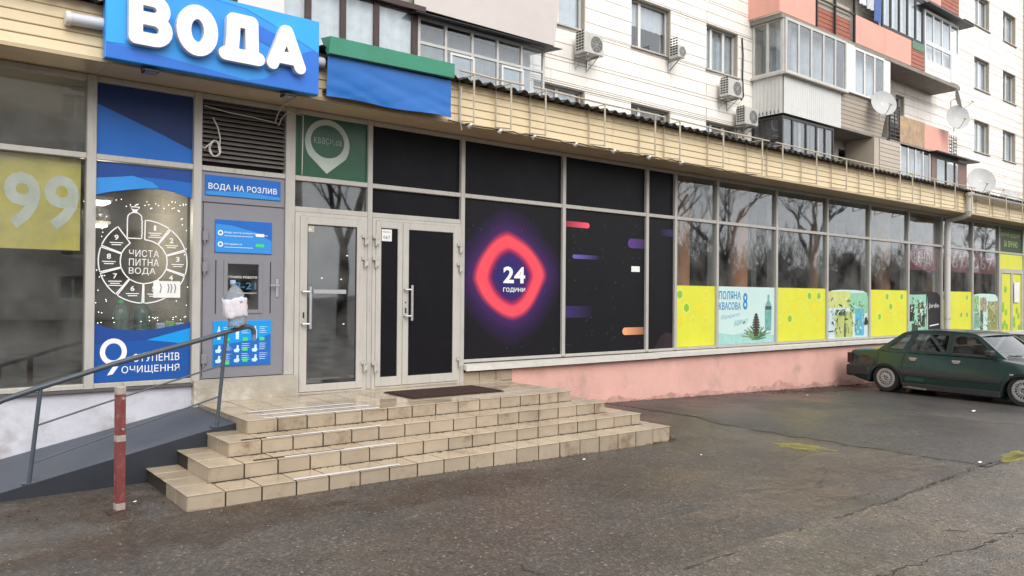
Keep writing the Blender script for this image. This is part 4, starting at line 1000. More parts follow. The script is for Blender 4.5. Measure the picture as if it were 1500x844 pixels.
# ------------------------------------------------------------------ downpipe and gutter
dp = thing('downpipe', (22.28, -.12, -.3), 'white plastic downpipe bending from the canopy gutter to the ground', 'downpipe')
M_pvc = mat('white_pvc', hx('cfccc6', .9), .4, .06, 5)
sub('lower_pipe', MB().tube([(22.28, -.13, -.4), (22.28, -.13, 3.72)], .075, 16), M_pvc, dp, 40)
sub('bend', MB().tube([(22.28, -.13, 3.72), (22.27, -.15, 3.82), (22.24, -.3, 3.86), (22.15, -.62, 3.90), (22.13, -.70, 3.93), (22.12, -.73, 4.02)], .072, 16), M_pvc, dp, 40)
sub('upper_pipe', MB().tube([(22.12, -.73, 4.0), (22.12, -.73, 4.42)], .078, 16), M_pvc, dp, 40)
sub('hopper', MB().tube([(22.12, -.73, 4.38), (22.12, -.73, 4.44), (22.12, -.73, 4.5)], [.08, .11, .11], 16), M_pvc, dp, 40)
for z in (1.2, 2.9): sub('pipe_clip', MB().tube([(22.28, -.13, z), (22.28, -.13, z+.03)], .083, 16), M_steel, dp)
gu = MB(); n = 10
for x in (22.0, 44): gu.v += [(x, -.80+.07*math.cos(math.pi+math.pi*k/n), 4.47+.07*math.sin(math.pi+math.pi*k/n)) for k in range(n+1)]+[(x, -.80+.064*math.cos(math.pi+math.pi*k/n), 4.47+.064*math.sin(math.pi+math.pi*k/n)) for k in range(n, -1, -1)]
q = 2*(n+1); gu.f = [(i, (i+1) % q, q+(i+1) % q, q+i) for i in range(q)]+[tuple(range(q))]
sub('gutter', gu, M_pvc, dp, 40)

# ------------------------------------------------------------------ tiled entrance steps
steps = thing('entrance_steps', (2.0, 0, 0), 'cream tiled entrance steps, four risers up to the doors', 'steps', rot=(0, 0, R(-1.1)))
# local x along the shop front (0 = X 2.0), y towards the building
ST = [(.06, 5.86, -2.56, .130), (.33, 5.68, -2.23, .265), (.60, 5.36, -1.92, .398), (.88, 5.06, -1.60, .53)]   # x0, x1, front y, top z
T = .305; J = .013
def tiles_x(x0, x1):
    out = []; x = x0
    while x < x1-.02:
        e = min(x+T, x1)
        if x1-e < .06: e = x1
        out.append((x, e)); x = e
    return out
rt_ = random.Random(21)
prev_z = -.16
for i, (x0, x1, yf, zt) in enumerate(ST):
    nxt_y = ST[i+1][2] if i < 3 else .11
    s = MB().box(x0+.012, x1-.012, yf+.012, .11, -.3, zt-.012).build('step', M_grout, steps)
    zb = -.14 if i == 0 else ST[i-1][3]-.002
    # riser tiles on the front and on both ends
    for a, b in tiles_x(x0, x1):
        w_ = round(b-a-J, 3); h_ = round(zt-.010-zb, 3)
        dx = rt_.uniform(-.0025, .0025)
        piece('riser_tile', ('rt', w_, h_), lambda q: q.cbox(-w_/2, w_/2, 0, .012, 0, h_, .004), M_tile, s, ((a+b)/2, yf+dx, zb))
    for side in (0, 1):
        y = yf+.004
        while y < (nxt_y+.02 if i < 3 else -.05):
            e = min(y+T, nxt_y+.3 if i < 3 else .0); w_ = round(e-y-J, 3); h_ = round(zt-.010-zb, 3)
            if side == 0: piece('riser_tile', ('re', w_, h_), lambda q: q.cbox(-w_/2, w_/2, 0, .012, 0, h_, .004), M_tile, s, (x0, (y+e)/2, zb), (0, 0, R(-90)))
            else: piece('riser_tile', ('re', w_, h_), lambda q: q.cbox(-w_/2, w_/2, 0, .012, 0, h_, .004), M_tile, s, (x1, (y+e)/2, zb), (0, 0, R(90)))
            y = e
    # tread tiles
    y = yf-.012; first = True
    while y < (nxt_y+.013 if i < 3 else .05):
        e = min(y+(.34 if first else .31), nxt_y+.013) if i < 3 else min(y+.335, .11)
        lo, hi = x0-.012, x1+.012
        for a, b in tiles_x(lo, hi):
            w_ = round(b-a-J, 3); d_ = round(e-y-J, 3)
            if d_ < .03: continue
            piece('tread_tile', ('tt', w_, d_), lambda q: q.bbox(-w_/2, w_/2, -d_/2, d_/2, -.012, 0, .003), M_tread, s, ((a+b)/2, (y+e)/2, zt+rt_.uniform(-.0012, .0012)), (R(rt_.uniform(-.25, .25)), R(rt_.uniform(-.25, .25)), 0))
        y = e; first = False
    # side strips of the lower treads beyond the next step
    if i < 3:
        nx0, nx1 = ST[i+1][0], ST[i+1][1]
        for lo, hi in ((x0-.012, nx0+.013), (nx1-.013, x1+.012)):
            y = nxt_y+.016
            while y < (-.9 if lo < 1 else -.3):
                w_ = round(hi-lo-J, 3); d_ = round(.305-J, 3)
                piece('tread_tile', ('tt', w_, d_), lambda q: q.bbox(-w_/2, w_/2, -d_/2, d_/2, -.012, 0, .003), M_tread, s, ((lo+hi)/2, y+.1525, zt)); y += .305
M_alus = mat('worn_aluminium', hx('d8d8d8'), .35, .1, 10, metal=.3)
for i, a, b in ((0, .95, 2.0), (1, 1.0, 2.15), (2, .95, 2.15), (3, 1.05, 2.3)):
    x0, x1, yf, zt = ST[i]; MB().bbox(a, b, yf-.006, yf+.036, zt+.0025, zt+.009, .002).build('nosing_strip', M_alus, steps)
for a, b, y in ((1.05, 2.25, -1.12), (1.1, 2.3, -1.36)): MB().bbox(a, b, y-.02, y+.02, .533, .539, .002).build('nosing_strip', M_alus, steps)
M_trim = mat('dark_sealant', hx('3c332b', .7), .8, .3, 12)
MB().bbox(.72, 1.6, -2.215, -2.195, .268, .276, .003).build('sealant_strip', M_trim, steps)
MB().bbox(.72, 1.3, -1.905, -1.885, .401, .408, .003).build('sealant_strip', M_trim, steps)
# dirt lodged at the foot of each riser: nobody could count it
dm = MB(); rp = random.Random(33)
for i in range(3):
    x0, x1, yf, zt = ST[i]; yn = ST[i+1][2]
    for k in range(150):
        x = rp.uniform(ST[i+1][0], ST[i+1][1]); r = rp.uniform(.004, .013); y = yn-.012-abs(rp.gauss(0, .018))
        dm.lathe([(0, r*.5), (r, .0), (0, -r*.3)], 5, (x, y, zt+.004))
d = sub('crumbled_dirt', dm, mat('crumbs', hx('4a3b2c', .7), .95, .4, 30), steps); d['kind'] = 'stuff'
for i in range(3):  # ragged strips paint the joint shadow together with dirt at the riser feet
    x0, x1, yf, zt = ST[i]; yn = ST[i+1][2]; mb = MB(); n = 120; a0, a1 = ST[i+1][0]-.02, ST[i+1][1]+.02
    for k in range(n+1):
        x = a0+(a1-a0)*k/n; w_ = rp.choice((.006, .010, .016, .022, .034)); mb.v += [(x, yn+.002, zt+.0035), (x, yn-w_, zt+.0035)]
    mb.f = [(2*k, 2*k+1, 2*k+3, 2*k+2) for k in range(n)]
    sub('shadow_dirt_seam', mb, mat('joint_shadow_dirt', hx('3f3025', .65), .95, .4, 25), steps)
# door mat
mt_ = thing('door_mat', (5.62, -.9, .53), 'dark brown ribbed door mat in front of the double door', 'door mat', rot=(0, 0, R(-1.5)))
M_mat = mat('brown_mat', hx('3f2a25', .9), .95, .25, 30, bump=.8, bscale=120)
mb = MB(); mb.bbox(-.66, .66, -.36, .36, .004, .012, .003)
sub('backing', mb, M_mat, mt_)
rb = MB()
for k in range(44): rb.bbox(-.64+k*.0295, -.64+k*.0295+.018, -.345, .345, .0122, .019, .003)
sub('ribs', rb, M_mat, mt_)

# ------------------------------------------------------------------ ramp with handrail
M_ramp = mat('slate_paint', hx('535a66', .68), .5, .12, 3, bump=.2, bscale=30, dirt=hx('3c4048'), dirt_amt=.6, dirt_scale=2.5)
M_rampside = mat('dark_slate_paint', hx('2e333d', .68), .55, .12, 4, dirt=hx('2a2d33'), dirt_amt=.5)
M_rail = mat('rail_enamel', hx('4a525c', .8), .4, .08, 8)
rampo = thing('wheelchair_ramp', (1.7, -.65, 0), 'slate grey painted ramp with a tubular handrail, left of the steps', 'ramp')
def rz(x): return .095+.2065*(x-1.0) if x < 2.68 else .095+.2065*1.68+(x-2.68)*.14
pr_ = [(.5, rz(.5)), (1.0, rz(1.0)), (1.6, rz(1.6)), (2.2, rz(2.2)), (2.68, rz(2.68)), (2.87, rz(2.87))]
mb = MB()
for (a, za), (b, zb) in zip(pr_, pr_[1:]):
    mb.add([(a, -1.31, za), (b, -1.31, zb), (b, -.03, zb+.02), (a, -.03, za+.02), (a, -1.31, za-.012), (b, -1.31, zb-.012), (b, -.03, zb+.008), (a, -.03, za+.008)], [(0, 1, 2, 3), (4, 5, 6, 7), (0, 1, 5, 4), (2, 3, 7, 6)])
sub('deck', mb, M_ramp, rampo)
mb = MB(); low = [(2.87, rz(2.87)-.14), (2.66, rz(2.66)-.15), (2.0, .0), (1.0, -.02), (.5, -.02)]
mb.prism([pr_+low], lambda a, b: (a, -1.315, b-.002), lambda a, b: (a, -1.30, b-.002))
sub('side_skirt', mb, M_rampside, rampo)
mb = MB(); mb.prism([[(.5, -.1), (2.1, -.1), (2.1, .0), (2.6, .3), (2.6, rz(2.6)-.03), (.5, max(-.08, rz(.5)-.03))]], lambda a, b: (a, -1.27, b), lambda a, b: (a, -.05, b)); sub('infill', mb, M_conc, rampo)
YR = -1.27
def bez(p0, p1, p2, n=8): return [tuple((1-t)**2*a+2*t*(1-t)*b+t*t*c for a, b, c in zip(p0, p1, p2)) for t in [i/n for i in range(n+1)]]
rail = [(.84, YR, .72), (.84, YR, .76)]+bez((.84, YR, .77), (.85, YR, .815), (.92, YR, .84))+[(1.18, YR, .925), (1.78, YR, 1.105), (2.49, YR, 1.285), (2.86, YR, 1.385)]+bez((2.90, YR, 1.395), (3.03, YR, 1.44), (3.04, YR, 1.36))+[(3.04, YR, 1.33)]
sub('handrail', MB().tube(rail, .024, 14), M_rail, rampo, 40)
sub('rail_end_cap', MB().tube([(3.04, YR, 1.335), (3.04, YR, 1.27)], .0225, 14), mat('blue_plug', hx('6f86a8', .8), .5), rampo, 40)
for a, za, b in ((1.105, .09, 1.185), (2.68, .45, 2.765)):
    sub('rail_post', MB().tube([(a, YR, rz(a)-.02), (b, YR, rail[0][2] and (.925 if b < 2 else 1.355))], .018, 12), M_rail, rampo, 40)
    sub('post_foot', MB().bbox(a-.05, a+.05, YR-.035, YR+.05, rz(a)-.004, rz(a)+.008, .002), M_rail, rampo)
sub('mid_rail', MB().tube([(1.155, YR, .60), (1.78, YR, .78), (2.735, YR, 1.04)], .0085, 8), M_rail, rampo, 40)
sub('mid_rail', MB().tube([(1.125, YR, .285), (1.79, YR, .475), (2.705, YR, .735)], .0085, 8), M_rail, rampo, 40)

# ------------------------------------------------------------------ red steel post
po_ = thing('bollard', (1.60, -2.2, 0), 'square red steel post with white reflective bands beside the ramp', 'bollard', rot=(R(.4), R(-.4), R(8)))
M_red = mat('red_oxide_paint', hx('7e3b3a', .85), .5, .15, 6, dirt=hx('b0a59a'), dirt_amt=.5, dirt_scale=14)
sub('post', MB().bbox(-.033, .033, -.033, .033, -.15, .985, .004), M_red, po_)
M_band = mat('reflective_band', hx('b3a59e', .8), .6, .2, 25)
for z0, z1 in ((.012, .07), (.555, .61), (.93, .992)): sub('band', MB().bbox(-.0345, .0345, -.0345, .0345, z0, z1, .004), M_band, po_)
for z in (.90, .655): sub('bolt', MB().lathe([(0, -.044), (.010, -.043), (.012, -.034), (0, -.033)], 8, (.008, 0, z), 'y'), M_steel, po_)

# ------------------------------------------------------------------ big plastic bottle on the handrail
bo = thing('plastic_bottle', (2.86, YR, 1.42), 'clear plastic bottle with a white paper label stuck on the handrail end', 'bottle', rot=(R(3), R(-7), R(12)))
prf = [(0, 0), (.085, .0), (.098, .02), (.094, .045), (.100, .07), (.094, .095), (.100, .12), (.100, .26), (.094, .28), (.098, .30), (.085, .33), (.055, .365), (.03, .385), (.022, .40), (.022, .43), (0, .43)]
mb = MB().lathe(prf, 20); rp = random.Random(2)
mb.v = [(.96*x*(1+.13*math.sin(14*z+3)*math.sin(3*math.atan2(y, x)))+.018*math.sin(23*z), y*(1-.10*math.sin(17*z+1)), z+.01*math.sin(4*math.atan2(y, x)+20*z)) for x, y, z in mb.v]
def pet(name, tint):
    mt = bpy.data.materials.new(name); mt.use_nodes = True; n = mt.node_tree; n.nodes.clear(); N = n.nodes.new; L = n.links.new
    out = N('ShaderNodeOutputMaterial'); tr = N('ShaderNodeBsdfTransparent'); tr.inputs[0].default_value = (*tint, 1); gl = N('ShaderNodeBsdfGlossy'); gl.inputs['Roughness'].default_value = .12; df = N('ShaderNodeBsdfDiffuse'); df.inputs[0].default_value = (.6, .66, .72, 1)
    lw = N('ShaderNodeLayerWeight'); lw.inputs[0].default_value = .35; m1 = N('ShaderNodeMixShader'); m2 = N('ShaderNodeMixShader'); m2.inputs[0].default_value = .28
    nz = N('ShaderNodeTexNoise'); nz.inputs['Scale'].default_value = 45; b = N('ShaderNodeBump'); b.inputs['Strength'].default_value = .8; b.inputs['Distance'].default_value = .01; L(nz.outputs[0], b.inputs['Height']); L(b.outputs[0], gl.inputs['Normal'])
    L(lw.outputs['Fresnel'], m1.inputs[0]); L(tr.outputs[0], m1.inputs[1]); L(gl.outputs[0], m1.inputs[2]); L(m1.outputs[0], m2.inputs[1]); L(df.outputs[0], m2.inputs[2]); L(m2.outputs[0], out.inputs[0]); return mt
sub('bottle_body', mb, pet('clear_plastic', (.9, .94, .97)), bo, True)
lb = MB().lathe([(.104, .10), (.112, .115), (.106, .15), (.113, .19), (.107, .23), (.112, .27), (.104, .285)], 36)
lb.v = [(1.09*x*(1+.06*math.sin(5*math.atan2(y, x)+.8+14*z)), y*(1+.05*math.sin(7*math.atan2(y, x)+9*z)), z+.010*math.sin(3*math.atan2(y, x))+.004*math.sin(9*math.atan2(y, x)+1)) for x, y, z in lb.v]
k = len(lb.v); lb.v += [(x*.975, y*.975, z) for x, y, z in lb.v]; lb.f += [tuple(i+k for i in f)[::-1] for f in lb.f]
sub('paper_label', lb, mat('crinkled_paper', hx('d8d3da'), .7, .12, 25, bump=.8, bscale=30), bo, True)
sub('cap', MB().lathe([(0, .455), (.026, .455), (.026, .425), (0, .425)], 12), mat('pale_blue_cap', hx('a9c4e0'), .5), bo, 40)

# ------------------------------------------------------------------ mud splashed up the plinth, each run with its own ragged top
M_splash = faint('splashed_mud', hx('7a6456', .75), .55, 5)
rp = random.Random(44)
for a, b, hh in ((7.6, 10.2, .16), (10.0, 13.4, .12), (13.2, 15.6, .24), (15.4, 18.2, .20), (18, 22, .16), (22, 26, .2)):
    mb = MB(); n = int((b-a)/.07)
    for k in range(n+1):
        x = a+(b-a)*k/n; e = math.sin(math.pi*k/n)**.5; z0 = gz(x, -.05)-.02
        mb.v += [(x, -.0335, z0), (x, -.0335, z0+.03+hh*e*(.55+.22*math.sin(x*5.3)+.14*math.sin(x*13.1+1)+.09*math.sin(x*29+2)))]
    mb.f = [(2*k, 2*k+2, 2*k+3, 2*k+1) for k in range(n)]
    sub('mud_splash', mb, M_splash, annex)
# ------------------------------------------------------------------ litter and leaves
M_leafd = mat('dead_leaf', hx('5b452f', .7), .9, .4, 30)
lf = MB(); rp = random.Random(12)
def bits(n, fx, fy, s0, s1):
    for k in range(n):
        x, y = fx(), fy(); s = rp.uniform(s0, s1); a = rp.uniform(0, 6.28); h_ = rp.uniform(.2, .6)*s; z = gz(x, y)+.014
        c, q = math.cos(a)*s, math.sin(a)*s
        lf.add([(x-c, y-q, z), (x+q*.5, y-c*.5, z+h_*.5), (x+c, y+q, z+h_*.3), (x-q*.5, y+c*.5, z+h_)], [(0, 1, 2, 3)])
bits(160, lambda: rp.uniform(2.1, 7.8), lambda: -2.62-abs(rp.gauss(0, .07))-.02*1, .008, .022)
bits(120, lambda: rp.uniform(7.3, 7.9)+abs(rp.gauss(0, .12)), lambda: rp.uniform(-2.7, -2.4), .008, .03)
bits(260, lambda: rp.uniform(13.5, 19), lambda: -.06-abs(rp.gauss(0, .25)), .012, .04)
bits(160, lambda: rp.uniform(7.8, 14), lambda: -.06-abs(rp.gauss(0, .08)), .008, .025)
bits(90, lambda: rp.uniform(.6, 2.2), lambda: rp.uniform(-2.8, -1.4), .008, .02)
bits(200, lambda: rp.uniform(.5, 11), lambda: rp.uniform(-6.5, -2.7), .005, .014)
bits(60, lambda: rp.gauss(1.6, .12), lambda: rp.gauss(-2.25, .08), .008, .022)
lo = lf.build('leaf_litter', M_leafd, None, recalc=False); tag(lo, 'brown leaf litter and crumbs scattered on the tarmac', 'litter', kind='stuff')
gr = MB(); rp = random.Random(13)
for k in range(900):
    x, y = rp.uniform(.4, 12), rp.uniform(-7.6, -2.7); r = rp.choice((.003, .004, .005, .007, .009)); gr.lathe([(0, r*.8), (r, .0), (0, -r*.2)], 5, (x, y, gz(x, y)+.012))
go = gr.build('gravel', mat('loose_grit', hx('8f8578', .7), .9, .5, 40), None); tag(go, 'loose pale grit scattered over the tarmac', 'grit', kind='stuff')
def scrap(x, y, s, lab):
    rp2 = random.Random(int(x*100)); o = MB(); n = 7; z = gz(x, y)+.014
    pts = [(x+s*rp2.uniform(.6, 1.2)*math.cos(k*6.283/n), y+s*rp2.uniform(.5, 1)*math.sin(k*6.283/n), z+rp2.uniform(0, s*.6)) for k in range(n)]
    o.v = [(x, y, z+s*.5)]+pts; o.f = [(0, 1+k, 1+(k+1) % n) for k in range(n)]
    q = o.build('paper_scrap', MATS['paper'], None, recalc=False); tag(q, lab, 'litter', 'white paper scraps on the tarmac')
for x, y, s, lab in ((13.9, -1.0, .035, 'crumpled white scrap near the pink wall behind the car'), (14.6, -1.25, .03, 'white scrap by the rear wheel of the green car'), (14.3, -3.75, .04, 'white scrap beside the front door of the green car'), (7.35, -3.5, .02, 'small white scrap right of the lowest step'),
        (6.05, -2.93, .025, 'tiny white scrap in front of the lowest riser'), (9.5, -5.6, .03, 'pale scrap on the corner where the tarmac seams meet'), (1.75, -2.05, .02, 'tiny white scrap between the red post and the steps')): scrap(x, y, s, lab)

# ------------------------------------------------------------------ apartment building behind the annex
apt = thing('apartment_building', (24, 4.9, 0), 'tall pale-clad apartment block with glazed balconies rising behind the shops', 'building')
YW = 4.9; YB = 3.85
M_facing = mat('cream_facing_panel', hx('f4efe7', .98), .6, .04, 1.5, rnd=.035, dirt=hx('c9bfae'), dirt_amt=.4, dirt_scale=1.2, streak=True)
M_joint = mat('panel_joint', hx('cdc4b6', .8), .9, .12, 5)
M_pvcw = mat('pvc_frame', hx('e4e3e0', .9), .35, .03, 3)
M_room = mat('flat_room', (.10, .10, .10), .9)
M_curt = mat('net_curtain', hx('d4d6da', .95), .8, .12, 4)
M_curtd = mat('grey_curtain', hx('b4b6b8', .9), .8, .2, 5)
M_ledge = mat('tin_ledge', hx('cac5bd', .85), .5, .1, 4)
FL = 2.78
WINS = []
for x0, x1 in ((12.05, 13.73), (15.41, 17.0), (18.57, 20.1)):
    for k in range(2): WINS.append((x0, x1, 5.43+FL*(k)+.08, 6.80+FL*k))
for x0, x1 in ((37.55, 39.25), (40.85, 42.45)):
    for k in range(5): WINS.append((x0, x1, 5.47+FL*k, 6.85+FL*k))
DOORS = [(29.7, 30.9, 7.4, 9.5), (24.2, 25.2, 4.8, 6.75), (22.5, 24.4, 10.2, 12.2), (26.0, 27.5, 4.6, 6.9)]
holes = [(a, b, c, d) for a, b, c, d in WINS+DOORS]
core = MB()
for a, b, c, d in sub_rects(-2, 43.4, 4.2, 18.5, holes): core.box(a, b, YW+.025, YW+.42, c, d)
core.build('wall_core', M_joint, apt)
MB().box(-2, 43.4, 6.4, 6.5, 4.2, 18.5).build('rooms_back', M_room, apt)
# facing panels, each its own piece; the nearest ones as parts, far ones joined
RH, PL = .3475, 1.20
rects = []
r = 0; z = 5.40
while z < 17.4:
    z1 = z+RH
    for lo, hi in ((9.0, 21.0), (27.2, 43.4)):
        xs = []; x = lo-(r % 2)*PL/2
        while x < hi: xs.append(x); x += PL
        for a, b, c, d in sub_rects(lo, hi, z, z1, holes, xs): 
            if b-a > .05 and d-c > .03 and d > 5.6: rects.append((a, b, c, d))
    z = z1; r += 1
def seen(q):
    a, b, c, d = q; dist = (a+b)/2*.775+14*.63
    # only what can fall in the picture: upper limit grows with distance
    return c < 1.9+dist*.375
rects = [q for q in rects if seen(q)]
rects.sort(key=lambda q: q[0])
rj = random.Random(3)
for i, (a, b, c, d) in enumerate(rects):
    if i < 300:
        w_, h_ = round(b-a-.005, 3), round(d-c-.013, 3)
        piece('facing_panel', ('fp', w_, h_), lambda q: q.cbox(-w_/2, w_/2, 0, .03, 0, h_, .005), M_facing, apt, ((a+b)/2, YW+rj.uniform(-.0025, .0025), c+.007))
fm = MB()
for (a, b, c, d) in rects[300:]: fm.cbox(a+.005, b-.005, YW+rj.uniform(-.003, .003), YW+.03, c+.007, d-.007, .005)
if fm.v:
    q = fm.build('facing_panels', M_facing, apt); q['kind'] = 'stuff'
MB().box(43.4, 43.75, YW-.12, YW+.42, 4.2, 18.5).build('corner_pier', mat('pier', hx('cbb3a4', .8), .7), apt)

def window(x0, x1, z0, z1, split, curtain=None, ledge=True, sash=.05):
    """recessed window: frame with sashes, panes, sill"""
    y = YW+.16
    loops = [[(x0, z0), (x1, z0), (x1, z1), (x0, z1)]]; ed = [x0]+[x0+(x1-x0)*s for s in split]+[x1]
    for a, b in zip(ed, ed[1:]): loops.append([(a+sash, z0+sash), (b-sash, z0+sash), (b-sash, z1-sash), (a+sash, z1-sash)])
    o = MB().prism(loops, lambda a, b: (a, y, b), lambda a, b: (a, y+.06, b)).build('window', M_pvcw, apt)
    for a, b in zip(ed, ed[1:]): sub('window_pane', MB().box(a+sash, b-sash, y+.025, y+.033, z0+sash, z1-sash), M_glass_apt, o)
    if ledge: sub('sill', MB().add([(x0-.04, y, z0+.01), (x1+.04, y, z0+.01), (x1+.04, YW-.07, z0-.02), (x0-.04, YW-.07, z0-.02), (x0-.04, y, z0-.03), (x1+.04, y, z0-.03), (x1+.04, YW-.07, z0-.055), (x0-.04, YW-.07, z0-.055)], [(0, 1, 2, 3), (4, 5, 6, 7), (0, 1, 5, 4), (2, 3, 7, 6), (0, 3, 7, 4), (1, 2, 6, 5)]), M_ledge, o)
    rv = MB(); t = .02
    rv.box(x0-.001, x0+t, YW+.03, y-.001, z0, z1); rv.box(x1-t, x1+.001, YW+.03, y-.001, z0, z1); rv.box(x0+t, x1-t, YW+.03, y-.001, z1-t, z1+.001)
    sub('reveal', rv, mat('reveal_plaster', hx('b9b0a2', .8), .8, .1), o)
    if curtain:
        mb = MB(); a, b, c, d, m_ = curtain; n = 24; a = x0+a*(x1-x0); b = x0+b*(x1-x0); c = z0+c*(z1-z0); d = z0+d*(z1-z0)
        for zz in (c, d): mb.v += [(a+(b-a)*i/n, y+.10+.02*math.sin(i*1.9), zz) for i in range(n+1)]
        mb.f = [(i, i+1, n+2+i, n+1+i) for i in range(n)]
        sub('curtain', mb, m_, o, True)
    return o
for i, (x0, x1, z0, z1) in enumerate(WINS):
    near = x0 < 21
    if near:
        if x0 < 13: window(x0, x1, z0, z1, (.52,), (0, 1, 0, 1, M_curt))
        elif x0 < 16: window(x0, x1, z0, z1, (.30,), (.02, 1, .5, 1, mat('roller_blind', hx('d5d6da', .85), .7)) if z0 > 7 else (0, 1, 0, .8, M_curtd))
        else: window(x0, x1, z0, z1, (.27, .66), (0, 1, 0, 1, M_curtd))
    else: window(x0, x1, z0, z1, (.5,), (0, 1, 0, 1, (M_curt, M_curtd)[i % 2]), sash=.06)
M_reddish = mat('rust_siding', hx('b5705c', .8), .7, .15, 5)
for (x0, x1, z0, z1) in DOORS[:2]:
    window(x0, x1, z0, z1, (.5,), (0, 1, 0, 1, M_curtd), False, .07)

# ---- balconies: each a part of the building with its panels, frames and panes
M_wsheet = mat('white_ribbed_sheet', hx('dcdcd8', .85), .5, .05, 2, dirt=hx('a9a59c'), dirt_amt=.4, streak=True)
M_sidingg = mat('grey_beige_siding', hx('c2b5a4', .85), .55, .06, 3, rnd=.06)
M_pinkp = mat('salmon_panel', hx('efb09e', .84), .6, .06, 1.5, dirt=hx('c08a78'), dirt_amt=.4, streak=True)
M_rusty = mat('rusty_panel', hx('c0a283', .85), .7, .25, 3, dirt=hx('5b3a26'), dirt_amt=1.0, dirt_scale=5, streak=True)
M_darkf = mat('dark_brown_frame', hx('4a3632', .8), .5, .15, 6)
M_blackf = mat('black_frame', hx('2b2a2c'), .5, .1, 6)
M_greyf = mat('grey_white_frame', hx('cfcdc8', .85), .5, .1, 5)
M_slab = mat('balcony_slab', hx('a39c92', .7), .8, .2, 3)
M_curtw = mat('white_curtain', hx('e2e3e5', .95), .8, .15, 6)
M_woodg = mat('weathered_board', hx('a09a94', .8), .8, .25, 8, streak=True, dirt=hx('4a4540'), dirt_amt=.7)

def slab(x0, x1, z, name='balcony', t=.14, over=.0):
    return MB().cbox(x0, x1, YB-over, YW+.02, z-t, z, .01).build(name, M_slab, apt)
def glaze(par, x0, x1, z0, z1, n, m_, y=YB, fw_=.05, tr=None, panes=True, side=None, back=None, glass=M_glass_apt, xs=None):
    """row of n glazed bays; side=X makes it run along Y at that X instead"""
    ed = xs or [x0+(x1-x0)*i/n for i in range(n+1)]
    zs = [z0, z1] if tr is None else [z0, tr, z1]
    loops = [[(ed[0], z0), (ed[-1], z0), (ed[-1], z1), (ed[0], z1)]]
    cells = []
    for a, b in zip(ed, ed[1:]):
        for c, d in zip(zs, zs[1:]):
            h_ = fw_/2; A = a+(fw_ if a == ed[0] else h_); B = b-(fw_ if b == ed[-1] else h_); C = c+(fw_ if c == z0 else h_); D_ = d-(fw_ if d == z1 else h_)
            loops.append([(A, C), (B, C), (B, D_), (A, D_)]); cells.append((A, B, C, D_))
    if side is None: f0 = lambda a, b: (a, y, b); f1 = lambda a, b: (a, y+.055, b)
    else: f0 = lambda a, b: (side, a, b); f1 = lambda a, b: (side+.055, a, b)
    o = sub('glazing_frame', MB().prism(loops, f0, f1), m_, par)
    for A, B, C, D_ in cells:
        if side is None: sub('balcony_pane', MB().box(A, B, y+.022, y+.03, C, D_), glass, par)
        else: sub('balcony_pane', MB().box(side+.022, side+.03, A, B, C, D_), glass, par)
    if back:
        k, m2 = back; mb = MB(); nn = 40
        for zz in (z0+.03, z1-.03):
            mb.v += [((x0+.05)+(x1-x0-.1)*i/nn, y+k+.02*math.sin(i*1.7), zz) if side is None else (side+k+.02*math.sin(i*1.7), (x0+.05)+(x1-x0-.1)*i/nn, zz) for i in range(nn+1)]
        mb.f = [(i, i+1, nn+2+i, nn+1+i) for i in range(nn)]
        sub('curtain', mb, m2, par, True)
def boards(par, x0, x1, z0, z1, n, m_, y=YB, lean=0.0, name='siding_board', t=.02):
    h_ = (z1-z0)/n
    for k in range(n):
        a = z0+k*h_; ya = y+lean*(1-(a-z0)/(z1-z0)); yb = y+lean*(1-(a+h_-z0)/(z1-z0))
        sub(name, MB().add([(x0, ya-.012, a+.004), (x1, ya-.012, a+.004), (x1, yb, a+h_), (x0, yb, a+h_), (x0, ya+t, a+.004), (x1, ya+t, a+.004), (x1, yb+t, a+h_), (x0, yb+t, a+h_)], [(0, 1, 2, 3), (4, 5, 6, 7), (0, 1, 5, 4), (2, 3, 7, 6), (0, 3, 7, 4), (1, 2, 6, 5)]), m_, par)
def ribbed(par, x0, x1, z0, z1, m_, y=YB, side=None, pitch=.12):
    n = int((x1-x0)/pitch)*4; mb = MB()
    for zz in (z0, z1):
        for i in range(n+1):
            x = x0+(x1-x0)*i/n; d = (0, 0, .008, .008)[i % 4]
            mb.v.append((x, y-d, zz) if side is None else (side-d, x, zz))
    mb.f = [(i, i+1, n+2+i, n+1+i) for i in range(n)]
    k = len(mb.v); mb.v += [(x, y_+.03, z) if side is None else (x+.03, y_, z) for x, y_, z in mb.v]; mb.f += [tuple(i+k for i in f)[::-1] for f in mb.f]
    mb.f += [(0, n, k+n, k), (n+1, 2*n+1, k+2*n+1, k+n+1)]
    sub('parapet_sheet', mb, m_, par)
def plates(par, xs, z0, z1, m_, y=YB, name='parapet_panel'):
    for a, b in zip(xs, xs[1:]): sub(name, MB().cbox(a+.006, b-.006, y, y+.03, z0, z1, .004), m_, par)

